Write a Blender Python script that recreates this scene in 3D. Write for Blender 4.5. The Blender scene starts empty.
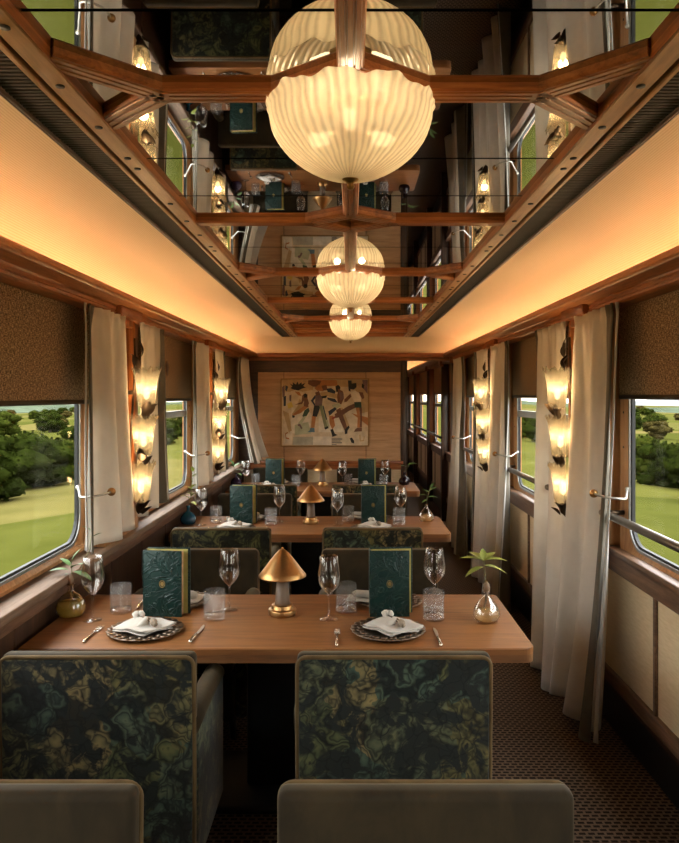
import bpy, bmesh, math, random
from mathutils import Vector, Matrix, noise as mnoise
S = bpy.context.scene
COL = S.collection
PI = math.pi
random.seed(7)

# ------------------------------------------------------------------ camera
cam_d = bpy.data.cameras.new('camera')
cam_d.sensor_fit = 'AUTO'
cam_d.sensor_width = 36.0
cam_d.lens = 36.0 * 720 / 843
cam_d.shift_x = -11.0 / 843
cam_d.shift_y = -25.5 / 843
cam_d.clip_start = 0.05
cam_d.clip_end = 5000
cam = bpy.data.objects.new('camera', cam_d)
cam.location = (0, 0, 1.70)
cam.rotation_euler = (PI / 2, 0, 0)
COL.objects.link(cam)
S.camera = cam

# ------------------------------------------------------------------ view
S.view_settings.view_transform = 'Standard'
S.view_settings.look = 'None'
S.view_settings.gamma = 1.0
S.view_settings.use_curve_mapping = False
S.view_settings.exposure = 0.9

# ------------------------------------------------------------------ sky: bright overcast, brighter towards the zenith
SKY = 7.0
world = bpy.data.worlds.new('sky')
S.world = world
world.use_nodes = True
wn = world.node_tree.nodes
wl = world.node_tree.links
wn.clear()
w_out = wn.new('ShaderNodeOutputWorld')
w_bg = wn.new('ShaderNodeBackground')
w_tc = wn.new('ShaderNodeTexCoord')
w_sep = wn.new('ShaderNodeSeparateXYZ')
w_ramp = wn.new('ShaderNodeValToRGB')
w_ramp.color_ramp.elements[0].position = 0.0
w_ramp.color_ramp.elements[0].color = (0.36, 0.335, 0.27, 1)
w_ramp.color_ramp.elements[1].position = 0.6
w_ramp.color_ramp.elements[1].color = (0.86, 0.87, 0.90, 1)
e = w_ramp.color_ramp.elements.new(0.12)
e.color = (0.44, 0.44, 0.42, 1)
wl.new(w_tc.outputs['Generated'], w_sep.inputs[0])
wl.new(w_sep.outputs['Z'], w_ramp.inputs[0])
wl.new(w_ramp.outputs[0], w_bg.inputs['Color'])
w_bg.inputs['Strength'].default_value = SKY
wl.new(w_bg.outputs[0], w_out.inputs[0])

# light levels of the lamps the carriage has
COVE_STRIP = 28.0       # led strip lying in the cornice trough
BOWL_WATTS = 0.95        # each ceiling bowl
SCONCE_WATTS = 2.1      # each glass flower
WARM = (1.0, 0.725, 0.42)

# ------------------------------------------------------------------ mesh builder
class MB:
    def __init__(self):
        self.v = []; self.f = []; self.sm = []; self.mi = []
    def add(self, vs, fs, smooth=False, mi=0):
        b = len(self.v)
        self.v += [tuple(p) for p in vs]
        for f in fs:
            self.f.append(tuple(b + i for i in f)); self.sm.append(smooth); self.mi.append(mi)
        return self
    def box(self, x0, x1, y0, y1, z0, z1, mi=0):
        x0, x1 = min(x0, x1), max(x0, x1); y0, y1 = min(y0, y1), max(y0, y1); z0, z1 = min(z0, z1), max(z0, z1)
        vs = [(x0,y0,z0),(x1,y0,z0),(x1,y1,z0),(x0,y1,z0),(x0,y0,z1),(x1,y0,z1),(x1,y1,z1),(x0,y1,z1)]
        return self.add(vs, [(0,3,2,1),(4,5,6,7),(0,1,5,4),(1,2,6,5),(2,3,7,6),(3,0,4,7)], False, mi)
    def rbox(self, x0, x1, y0, y1, z0, z1, r=0.01, seg=2, xf=None, mi=0):
        bm = bmesh.new()
        bmesh.ops.create_cube(bm, size=1)
        bmesh.ops.scale(bm, vec=(abs(x1-x0), abs(y1-y0), abs(z1-z0)), verts=bm.verts)
        bmesh.ops.bevel(bm, geom=list(bm.edges), offset=r, segments=seg, affect='EDGES', profile=0.5)
        bmesh.ops.translate(bm, vec=((x0+x1)/2, (y0+y1)/2, (z0+z1)/2), verts=bm.verts)
        vs = [xf(v.co) if xf else v.co.copy() for v in bm.verts]
        bm.verts.index_update()
        self.add(vs, [[v.index for v in f.verts] for f in bm.faces], seg > 1, mi)
        bm.free()
        return self
    def lathe(self, prof, n=24, c=(0,0,0), rmod=None, zmod=None, smooth=True, mi=0, arc=None):
        vs = []; fs = []
        for i, (r, z) in enumerate(prof):
            for k in range(n):
                a = 2*PI*k/n
                rr = r * (rmod(a, i) if rmod else 1.0)
                zz = z + (zmod(a, i) if zmod else 0.0)
                vs.append((c[0]+rr*math.cos(a), c[1]+rr*math.sin(a), c[2]+zz))
        for i in range(len(prof)-1):
            for k in range(n):
                k2 = (k+1) % n
                fs.append((i*n+k, i*n+k2, (i+1)*n+k2, (i+1)*n+k))
        if prof[0][0] > 1e-6: fs.append(tuple(range(n-1, -1, -1)))
        if prof[-1][0] > 1e-6: fs.append(tuple((len(prof)-1)*n+k for k in range(n)))
        return self.add(vs, fs, smooth, mi)
    def lathe_open(self, prof, n=24, c=(0,0,0), rmod=None, zmod=None, mi=0):
        m = MB(); m.lathe(prof, n, c, rmod, zmod, True, mi)
        fs = [f for f in m.f if len(f) == 4]
        return self.add(m.v, fs, True, mi)
    def tube(self, pts, r, n=8, mi=0, caps=True):
        pts = [Vector(p) for p in pts]
        rs = r if isinstance(r, (list, tuple)) else [r]*len(pts)
        vs = []; fs = []
        up = Vector((0.13, 0.21, 0.97)).normalized()
        pa = None
        for i, p in enumerate(pts):
            d = (pts[min(i+1, len(pts)-1)] - pts[max(i-1, 0)]).normalized()
            if pa is None:
                a = d.cross(up)
                if a.length < 1e-3: a = d.cross(Vector((1,0,0)))
                a.normalize()
            else:
                a = pa - d * pa.dot(d); a.normalize()
            pa = a
            b = d.cross(a)
            for k in range(n):
                t = 2*PI*k/n
                vs.append(p + (a*math.cos(t) + b*math.sin(t))*rs[i])
        for i in range(len(pts)-1):
            for k in range(n):
                k2 = (k+1) % n
                fs.append((i*n+k, i*n+k2, (i+1)*n+k2, (i+1)*n+k))
        if caps:
            fs.append(tuple(range(n-1, -1, -1))); fs.append(tuple((len(pts)-1)*n+k for k in range(n)))
        return self.add(vs, fs, True, mi)
    def ball(self, c, r, seg=12, rings=8, sc=(1,1,1), mi=0):
        prof = [(r*math.sin(PI*i/rings), -r*math.cos(PI*i/rings)) for i in range(rings+1)]
        m = MB(); m.lathe(prof, seg)
        return self.add([(c[0]+v[0]*sc[0], c[1]+v[1]*sc[1], c[2]+v[2]*sc[2]) for v in m.v], m.f, True, mi)
    def grid(self, fn, nu, nv, smooth=True, mi=0):
        vs = [fn(i/nu, j/nv) for j in range(nv+1) for i in range(nu+1)]
        fs = [(j*(nu+1)+i, j*(nu+1)+i+1, (j+1)*(nu+1)+i+1, (j+1)*(nu+1)+i) for j in range(nv) for i in range(nu)]
        return self.add(vs, fs, smooth, mi)
    def prism(self, pts, z0, z1, mi=0, smooth=False):
        n = len(pts)
        vs = [(p[0], p[1], z0) for p in pts] + [(p[0], p[1], z1) for p in pts]
        fs = [tuple(range(n-1, -1, -1)), tuple(range(n, 2*n))] + [(i, (i+1) % n, n+(i+1) % n, n+i) for i in range(n)]
        return self.add(vs, fs, smooth, mi)
    def sweep(self, prof, p0, p1, mi=0, smooth=False):
        # closed profile [(a,z)] pushed from p0 to p1 (horizontal run); a is measured to the left of the run
        p0 = Vector(p0); p1 = Vector(p1); d = (p1-p0).normalized(); s = Vector((-d.y, d.x, 0))
        n = len(prof)
        vs = [p0 + s*a + Vector((0,0,z)) for a, z in prof] + [p1 + s*a + Vector((0,0,z)) for a, z in prof]
        fs = [tuple(range(n-1, -1, -1)), tuple(range(n, 2*n))] + [(i, (i+1) % n, n+(i+1) % n, n+i) for i in range(n)]
        return self.add(vs, fs, smooth, mi)
    def xform(self, M):
        self.v = [tuple(M @ Vector(p)) for p in self.v]; return self
    def mesh(self, name, mats):
        me = bpy.data.meshes.new(name)
        me.from_pydata(self.v, [], self.f)
        me.polygons.foreach_set('use_smooth', self.sm)
        mats = mats if isinstance(mats, (list, tuple)) else [mats]
        for m in mats: me.materials.append(m)
        if len(mats) > 1: me.polygons.foreach_set('material_index', self.mi)
        bm = bmesh.new(); bm.from_mesh(me)
        bmesh.ops.recalc_face_normals(bm, faces=bm.faces)
        bm.to_mesh(me); bm.free()
        me.update()
        return me
    def build(self, name, mats, parent=None, **props):
        o = bpy.data.objects.new(name, self.mesh(name, mats))
        COL.objects.link(o)
        if parent is not None: o.parent = parent
        for k, v in props.items(): o[k] = v
        return o

def tag(o, label=None, cat=None, group=None, kind=None):
    if label: o['label'] = label
    if cat: o['category'] = cat
    if group: o['group'] = group
    if kind: o['kind'] = kind
    return o
def empty(name, loc=(0,0,0), rz=0.0, label=None, cat=None, group=None, kind=None):
    o = bpy.data.objects.new(name, None)
    o.location = loc; o.rotation_euler = (0, 0, rz); o.empty_display_size = 0.1
    COL.objects.link(o)
    return tag(o, label, cat, group, kind)
def copy_tree(o, parent=None):
    c = o.copy(); COL.objects.link(c)
    if parent is not None: c.parent = parent
    for ch in list(o.children):
        copy_tree(ch, c)
    return c
def dup(root, loc, rz=0.0, label=None, group=None):
    c = copy_tree(root); c.location = loc; c.rotation_euler = (0, 0, rz)
    if label: c['label'] = label
    if group: c['group'] = group
    return c
def shared(name, mesh, parent, loc=(0,0,0), rot=(0,0,0), scale=(1,1,1)):
    o = bpy.data.objects.new(name, mesh); COL.objects.link(o); o.parent = parent
    o.location = loc; o.rotation_euler = rot; o.scale = scale
    return o

# ------------------------------------------------------------------ materials
class N:
    def __init__(self, name):
        self.m = bpy.data.materials.new(name); self.m.use_nodes = True
        self.t = self.m.node_tree; self.t.nodes.clear()
        self.out = self.new('ShaderNodeOutputMaterial')
    def new(self, kind, **kw):
        n = self.t.nodes.new(kind)
        for k, v in kw.items(): setattr(n, k, v)
        return n
    def link(self, a, b): self.t.links.new(a, b)
    def coord(self, scale=(1,1,1), rot=(0,0,0), kind='Object'):
        tc = self.new('ShaderNodeTexCoord'); mp = self.new('ShaderNodeMapping')
        mp.inputs['Scale'].default_value = scale; mp.inputs['Rotation'].default_value = rot
        self.link(tc.outputs[kind], mp.inputs[0]); return mp.outputs[0]
    def ramp(self, fac, stops, interp='LINEAR'):
        r = self.new('ShaderNodeValToRGB'); cr = r.color_ramp; cr.interpolation = interp
        cr.elements[0].position = stops[0][0]; cr.elements[0].color = (*stops[0][1], 1)
        cr.elements[1].position = stops[-1][0]; cr.elements[1].color = (*stops[-1][1], 1)
        for p, c in stops[1:-1]:
            e = cr.elements.new(p); e.color = (*c, 1)
        self.link(fac, r.inputs[0]); return r.outputs[0]
    def noise(self, vec, scale=5, detail=4, rough=0.55, dist=0.0):
        n = self.new('ShaderNodeTexNoise')
        n.inputs['Scale'].default_value = scale; n.inputs['Detail'].default_value = detail
        n.inputs['Roughness'].default_value = rough; n.inputs['Distortion'].default_value = dist
        self.link(vec, n.inputs['Vector']); return n
    def bump(self, h, strength=0.3, dist=0.01):
        b = self.new('ShaderNodeBump'); b.inputs['Strength'].default_value = strength; b.inputs['Distance'].default_value = dist
        self.link(h, b.inputs['Height']); return b.outputs[0]
    def bsdf(self, color=None, rough=0.5, metal=0.0, normal=None, spec=0.5, **kw):
        b = self.new('ShaderNodeBsdfPrincipled')
        if color is not None:
            if isinstance(color, (tuple, list)): b.inputs['Base Color'].default_value = (*color, 1)
            else: self.link(color, b.inputs['Base Color'])
        if isinstance(rough, (int, float)): b.inputs['Roughness'].default_value = rough
        else: self.link(rough, b.inputs['Roughness'])
        b.inputs['Metallic'].default_value = metal
        b.inputs['Specular IOR Level'].default_value = spec
        if normal is not None: self.link(normal, b.inputs['Normal'])
        for k, v in kw.items():
            b.inputs[k].default_value = v
        return b
    def done(self, sh):
        self.link(sh.outputs[0] if hasattr(sh, 'outputs') else sh, self.out.inputs[0]); return self.m
    def mix(self, fac, a, b):
        m = self.new('ShaderNodeMixShader')
        if isinstance(fac, (int, float)): m.inputs[0].default_value = fac
        else: self.link(fac, m.inputs[0])
        self.link(a.outputs[0], m.inputs[1]); self.link(b.outputs[0], m.inputs[2]); return m

def plain(name, color, rough=0.5, metal=0.0, var=0.12, scale=30, bump=0.0, spec=0.5, **kw):
    n = N(name); v = n.coord()
    ns = n.noise(v, scale, 4)
    c0 = tuple(max(0, c*(1-var)) for c in color); c1 = tuple(min(1, c*(1+var)) for c in color)
    col = n.ramp(ns.outputs['Fac'], [(0.3, c0), (0.7, c1)])
    nm = n.bump(ns.outputs['Fac'], bump, 0.004) if bump else None
    return n.done(n.bsdf(col, rough, metal, nm, spec, **kw))

def wood(name, dark, mid, light, axis='y', rough=0.38, fine=1.0, bump=0.12, coat=0.05):
    n = N(name)
    sc = {'x': (1.2, 14, 14), 'y': (14, 1.2, 14), 'z': (14, 14, 1.2)}[axis]
    v = n.coord(tuple(s*fine for s in sc))
    n1 = n.noise(v, 2.2, 6, 0.6, 0.6)
    v2 = n.coord(tuple(s*4*fine for s in sc))
    n2 = n.noise(v2, 4.0, 3, 0.6, 0.2)
    mx = n.new('ShaderNodeMath', operation='MULTIPLY_ADD')
    n.link(n2.outputs['Fac'], mx.inputs[0]); mx.inputs[1].default_value = 0.35
    n.link(n1.outputs['Fac'], mx.inputs[2])
    col = n.ramp(mx.outputs[0], [(0.42, dark), (0.66, mid), (0.9, light)])
    nm = n.bump(n2.outputs['Fac'], bump, 0.002)
    return n.done(n.bsdf(col, rough, 0, nm, 0.45, **{'Coat Weight': coat, 'Coat Roughness': 0.2}))

M = {}
for ax in 'xyz':
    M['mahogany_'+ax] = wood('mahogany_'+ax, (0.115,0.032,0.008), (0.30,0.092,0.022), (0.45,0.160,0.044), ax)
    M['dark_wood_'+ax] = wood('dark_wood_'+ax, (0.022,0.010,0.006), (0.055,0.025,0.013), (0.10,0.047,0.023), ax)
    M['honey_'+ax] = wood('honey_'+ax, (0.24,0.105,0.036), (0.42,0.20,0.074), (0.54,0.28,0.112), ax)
M['cornice'] = wood('cornice_wood', (0.20,0.060,0.014), (0.42,0.138,0.034), (0.52,0.190,0.052), 'y', 0.38, 2.2)
M['vent'] = plain('vent_slat', (0.022,0.015,0.010), 0.6)
M['walnut_y'] = wood('walnut_y', (0.07,0.034,0.018), (0.15,0.078,0.042), (0.24,0.13,0.075), 'y', 0.45)
M['sill_wood'] = wood('sill_wood', (0.10,0.060,0.036), (0.175,0.110,0.068), (0.25,0.165,0.105), 'y', 0.7, 1.0, 0.1, 0.0)
M['oak_top'] = wood('oak_top', (0.115,0.042,0.010), (0.20,0.076,0.019), (0.255,0.104,0.029), 'x', 0.48, 1.0, 0.08, 0.04)
M['oak_edge'] = wood('oak_edge', (0.085,0.033,0.009), (0.16,0.064,0.019), (0.22,0.094,0.031), 'x', 0.55, 1.0, 0.1, 0.0)
M['veneer_x'] = wood('veneer_x', (0.33,0.175,0.080), (0.46,0.26,0.125), (0.56,0.335,0.17), 'x', 0.42, 0.6, 0.05, 0.1)

def ribbed_cream():
    n = N('ribbed_cream_paper')
    v = n.coord()
    sep = n.new('ShaderNodeSeparateXYZ'); n.link(v, sep.inputs[0])
    w = n.new('ShaderNodeTexWave'); w.wave_type = 'BANDS'; w.bands_direction = 'X'
    w.inputs['Scale'].default_value = 26; w.inputs['Distortion'].default_value = 0.6; w.inputs['Detail'].default_value = 1
    n.link(v, w.inputs['Vector'])
    ns = n.noise(n.coord((60, 3, 60)), 3, 3)
    mx = n.new('ShaderNodeMath', operation='MULTIPLY_ADD'); n.link(ns.outputs['Fac'], mx.inputs[0]); mx.inputs[1].default_value = 0.5
    n.link(w.outputs['Fac'], mx.inputs[2])
    col = n.ramp(mx.outputs[0], [(0.1, (0.56,0.405,0.235)), (1.0, (0.67,0.505,0.315))])
    return n.done(n.bsdf(col, 0.75, 0, n.bump(w.outputs['Fac'], 0.22, 0.003), 0.25))
M['cove'] = ribbed_cream()

def dado():
    n = N('dado_paper')
    ns = n.noise(n.coord((6, 6, 40)), 3, 4)
    col = n.ramp(ns.outputs['Fac'], [(0.3, (0.64,0.49,0.295)), (0.7, (0.74,0.585,0.37))])
    return n.done(n.bsdf(col, 0.65, 0, n.bump(ns.outputs['Fac'], 0.1, 0.003), 0.3))
M['dado'] = dado()

def mirror():
    n = N('smoked_mirror')
    ns = n.noise(n.coord(), 3.0, 2)
    col = n.ramp(ns.outputs['Fac'], [(0.3, (0.50,0.48,0.44)), (0.7, (0.56,0.535,0.49))])
    return n.done(n.bsdf(col, 0.012, 1.0))
M['mirror'] = mirror()

def glass(name, tint=(0.96,0.96,0.95), gloss=0.02, base=0.04, ior=4.0, edge=0.55):
    n = N(name)
    tr = n.new('ShaderNodeBsdfTransparent'); tr.inputs[0].default_value = (*tint, 1)
    gl = n.new('ShaderNodeBsdfGlossy'); gl.inputs['Roughness'].default_value = gloss; gl.inputs[0].default_value = (0.95,0.93,0.9,1)
    lw = n.new('ShaderNodeLayerWeight'); lw.inputs['Blend'].default_value = 0.5
    pw = n.new('ShaderNodeMath', operation='POWER'); n.link(lw.outputs['Facing'], pw.inputs[0]); pw.inputs[1].default_value = ior
    ad = n.new('ShaderNodeMath', operation='MULTIPLY_ADD'); n.link(pw.outputs[0], ad.inputs[0]); ad.inputs[1].default_value = edge; ad.inputs[2].default_value = base
    ad.use_clamp = True
    ns = n.noise(n.coord(), 14, 2); nm = n.bump(ns.outputs['Fac'], 0.06, 0.004)
    n.link(nm, gl.inputs['Normal'])
    return n.done(n.mix(ad.outputs[0], tr, gl))
M['pane'] = glass('window_glass', (0.97,0.98,0.97), 0.0, 0.0, 5.0, 0.10)
M['glass'] = glass('clear_glass', (0.96,0.955,0.945), 0.03, 0.05, 2.2, 0.75)
def cloudy(name, tint, col, amt, edge=0.5):
    n = N(name)
    tr = n.new('ShaderNodeBsdfTransparent'); tr.inputs[0].default_value = (*tint, 1)
    tl = n.new('ShaderNodeBsdfTranslucent'); tl.inputs[0].default_value = (*col, 1)
    df = n.new('ShaderNodeBsdfDiffuse'); df.inputs[0].default_value = (*col, 1)
    gl = n.new('ShaderNodeBsdfGlossy'); gl.inputs['Roughness'].default_value = 0.04
    lw = n.new('ShaderNodeLayerWeight'); pw = n.new('ShaderNodeMath', operation='POWER'); n.link(lw.outputs['Facing'], pw.inputs[0]); pw.inputs[1].default_value = 2.5
    ad = n.new('ShaderNodeMath', operation='MULTIPLY_ADD'); n.link(pw.outputs[0], ad.inputs[0]); ad.inputs[1].default_value = edge; ad.inputs[2].default_value = 0.05; ad.use_clamp = True
    return n.done(n.mix(ad.outputs[0], n.mix(amt, tr, n.mix(0.5, tl, df)), gl))
M['amber'] = cloudy('amber_liquid', (0.80,0.62,0.22), (0.92,0.74,0.20), 0.55)
M['pale_amber'] = cloudy('pale_amber_liquid', (0.88,0.74,0.48), (0.85,0.62,0.32), 0.42)
M['blue_glass'] = cloudy('blue_glass', (0.12,0.42,0.58), (0.03,0.25,0.38), 0.5)
M['purple_glass'] = cloudy('purple_glass', (0.34,0.22,0.40), (0.17,0.09,0.21), 0.45)
M['dark_glass'] = cloudy('dark_plum_glass', (0.13,0.06,0.08), (0.05,0.018,0.025), 0.4)

def tumbler_glass():
    n = N('cut_tumbler_glass')
    v = n.coord((1,1,1))
    tc = n.new('ShaderNodeTexCoord')
    sep = n.new('ShaderNodeSeparateXYZ'); n.link(tc.outputs['Object'], sep.inputs[0])
    at = n.new('ShaderNodeMath', operation='ARCTAN2'); n.link(sep.outputs['Y'], at.inputs[0]); n.link(sep.outputs['X'], at.inputs[1])
    def diag(sgn):
        a = n.new('ShaderNodeMath', operation='MULTIPLY'); n.link(at.outputs[0], a.inputs[0]); a.inputs[1].default_value = 10
        b = n.new('ShaderNodeMath', operation='MULTIPLY_ADD'); n.link(sep.outputs['Z'], b.inputs[0]); b.inputs[1].default_value = sgn*210; n.link(a.outputs[0], b.inputs[2])
        c = n.new('ShaderNodeMath', operation='SINE'); n.link(b.outputs[0], c.inputs[0])
        d = n.new('ShaderNodeMath', operation='ABSOLUTE'); n.link(c.outputs[0], d.inputs[0]); return d.outputs[0]
    mn = n.new('ShaderNodeMath', operation='MINIMUM'); n.link(diag(1), mn.inputs[0]); n.link(diag(-1), mn.inputs[1])
    cut = n.new('ShaderNodeMapRange'); n.link(mn.outputs[0], cut.inputs[0])
    cut.inputs[1].default_value = 0.03; cut.inputs[2].default_value = 0.25; cut.inputs[3].default_value = 0.45; cut.inputs[4].default_value = 0.02
    tr = n.new('ShaderNodeBsdfTransparent'); tr.inputs[0].default_value = (0.95,0.95,0.94,1)
    gl = n.new('ShaderNodeBsdfGlossy'); gl.inputs['Roughness'].default_value = 0.15
    tl = n.new('ShaderNodeBsdfTranslucent'); tl.inputs[0].default_value = (0.85,0.85,0.83,1)
    df = n.new('ShaderNodeBsdfDiffuse'); df.inputs[0].default_value = (0.8,0.8,0.78,1)
    nm = n.bump(mn.outputs[0], 0.6, 0.004); n.link(nm, gl.inputs['Normal'])
    frost = n.mix(0.5, tl, df); sh = n.mix(0.65, frost, gl)
    return n.done(n.mix(cut.outputs[0], tr, sh))
M['tumbler'] = tumbler_glass()

def lit_glass(name, col, tr_amt, ribs, amp):
    n = N(name)
    v = n.coord()
    ns = n.noise(v, 26, 4, 0.6, 0.4)
    sep = n.new('ShaderNodeSeparateXYZ'); n.link(v, sep.inputs[0])
    at = n.new('ShaderNodeMath', operation='ARCTAN2'); n.link(sep.outputs['Y'], at.inputs[0]); n.link(sep.outputs['X'], at.inputs[1])
    ml = n.new('ShaderNodeMath', operation='MULTIPLY_ADD'); n.link(at.outputs[0], ml.inputs[0]); ml.inputs[1].default_value = ribs
    lw = n.noise(v, 9, 2); l2 = n.new('ShaderNodeMath', operation='MULTIPLY'); n.link(lw.outputs['Fac'], l2.inputs[0]); l2.inputs[1].default_value = 11.0
    n.link(l2.outputs[0], ml.inputs[2])
    sn = n.new('ShaderNodeMath', operation='SINE'); n.link(ml.outputs[0], sn.inputs[0])
    rib = n.new('ShaderNodeMapRange'); n.link(sn.outputs[0], rib.inputs[0]); rib.inputs[1].default_value = -1; rib.inputs[2].default_value = 1; rib.inputs[3].default_value = 0; rib.inputs[4].default_value = 1
    hm = n.new('ShaderNodeMath', operation='MULTIPLY_ADD'); n.link(ns.outputs['Fac'], hm.inputs[0]); hm.inputs[1].default_value = 0.7; n.link(rib.outputs[0], hm.inputs[2])
    # bright and dark rib streaks are put into the glass colour, darker in between
    c = n.ramp(hm.outputs[0], [(0.15, tuple(x*(1-amp) for x in col)), (1.3, col)])
    tl = n.new('ShaderNodeBsdfTranslucent'); n.link(c, tl.inputs[0])
    df = n.new('ShaderNodeBsdfDiffuse'); n.link(c, df.inputs[0])
    tr = n.new('ShaderNodeBsdfTransparent'); tr.inputs[0].default_value = (1,0.93,0.8,1)
    gl = n.new('ShaderNodeBsdfGlossy'); gl.inputs['Roughness'].default_value = 0.12
    nm = n.bump(hm.outputs[0], 0.6, 0.006)
    for b in (tl, df, gl): n.link(nm, b.inputs['Normal'])
    a = n.mix(0.35, tl, df); b = n.mix(tr_amt, a, tr); return n.done(n.mix(0.08, b, gl))
M['bowl_glass'] = lit_glass('ribbed_lamp_glass', (0.90,0.82,0.62), 0.16, 52, 0.36)
M['flower_glass'] = lit_glass('frosted_flower_glass', (0.34,0.31,0.24), 0.56, 22, 0.5)

def emit(name, color, strength):
    n = N(name); em = n.new('ShaderNodeEmission'); em.inputs[0].default_value = (*color, 1); em.inputs[1].default_value = strength
    return n.done(em)
M['led'] = emit('led_strip_light', WARM, COVE_STRIP)
M['bulb'] = emit('bulb_glow', (1.0,0.76,0.42), 1.9)

def metal(name, color, rough=0.28):
    n = N(name); ns = n.noise(n.coord(), 40, 3)
    c = n.ramp(ns.outputs['Fac'], [(0.3, tuple(x*0.82 for x in color)), (0.7, color)])
    return n.done(n.bsdf(c, rough, 1.0))
M['brass'] = metal('brass', (0.46,0.255,0.095), 0.36)
M['old_brass'] = metal('old_brass', (0.36,0.22,0.09), 0.36)
M['bronze'] = metal('dark_bronze', (0.075,0.050,0.032), 0.42)
M['silver'] = metal('silver', (0.78,0.72,0.62), 0.2)
M['steel'] = metal('white_metal', (0.55,0.53,0.48), 0.45)
M['rail_metal'] = metal('rail_metal', (0.20,0.17,0.14), 0.38)
M['alu'] = metal('window_aluminium', (0.40,0.40,0.385), 0.45)
M['rubber'] = plain('black_rubber', (0.012,0.012,0.012), 0.6)
M['screw'] = plain('screw_head', (0.014,0.009,0.006), 0.6)
M['black'] = plain('black_lacquer', (0.010,0.010,0.011), 0.35)
M['pedestal'] = plain('pedestal_black', (0.012,0.015,0.018), 0.5)
M['stem_taupe'] = plain('taupe_enamel', (0.145,0.090,0.052), 0.5)

def cloth(name, c0, c1, trans=0.25, fine=900):
    n = N(name)
    v = n.coord()
    ns = n.noise(v, 12, 3); w = n.noise(n.coord((1,1,0.15)), fine, 2)
    c = n.ramp(ns.outputs['Fac'], [(0.3, c0), (0.7, c1)])
    b = n.bsdf(c, 0.85, 0, n.bump(w.outputs['Fac'], 0.15, 0.001), 0.15, **{'Sheen Weight': 0.15})
    if trans <= 0: return n.done(b)
    tl = n.new('ShaderNodeBsdfTranslucent'); n.link(c, tl.inputs[0])
    return n.done(n.mix(trans, b, tl))
M['curtain'] = cloth('cream_curtain', (0.74,0.685,0.60), (0.80,0.75,0.665), 0.28)
M['curtain_band'] = cloth('taupe_band', (0.115,0.098,0.072), (0.15,0.128,0.096), 0.1)
M['lining'] = cloth('white_lining', (0.46,0.44,0.40), (0.5,0.48,0.44), 0.2)
M['napkin'] = cloth('linen_napkin', (0.47,0.43,0.365), (0.55,0.51,0.44), 0.08)

def blind_weave():
    n = N('woven_blind')
    v = n.coord()
    a = n.noise(n.coord((1, 260, 60)), 1.0, 2); b = n.noise(n.coord((1, 60, 260)), 1.0, 2)
    mx = n.new('ShaderNodeMath', operation='MULTIPLY'); n.link(a.outputs['Fac'], mx.inputs[0]); n.link(b.outputs['Fac'], mx.inputs[1])
    c = n.ramp(mx.outputs[0], [(0.16, (0.09,0.056,0.030)), (0.27, (0.34,0.225,0.125)), (0.40, (0.64,0.46,0.27))])
    return n.done(n.bsdf(c, 0.8, 0, n.bump(mx.outputs[0], 0.5, 0.003), 0.2))
M['blind'] = blind_weave()

def velvet(name, c0, c1):
    n = N(name)
    ns = n.noise(n.coord((1,1,0.6)), 9, 5, 0.6, 0.5)
    c = n.ramp(ns.outputs['Fac'], [(0.3, c0), (0.72, c1)])
    return n.done(n.bsdf(c, 0.8, 0, n.bump(ns.outputs['Fac'], 0.15, 0.01), 0.2, **{'Sheen Weight': 0.25, 'Sheen Roughness': 0.4, 'Sheen Tint': (0.8,0.65,0.4,1)}))
M['velvet'] = velvet('olive_brown_velvet', (0.014,0.009,0.0035), (0.036,0.024,0.0095))
M['green_velvet'] = velvet('dark_green_velvet', (0.010,0.012,0.009), (0.026,0.028,0.020))
M['piping'] = velvet('gold_brown_piping', (0.075,0.046,0.017), (0.15,0.096,0.038))

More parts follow.
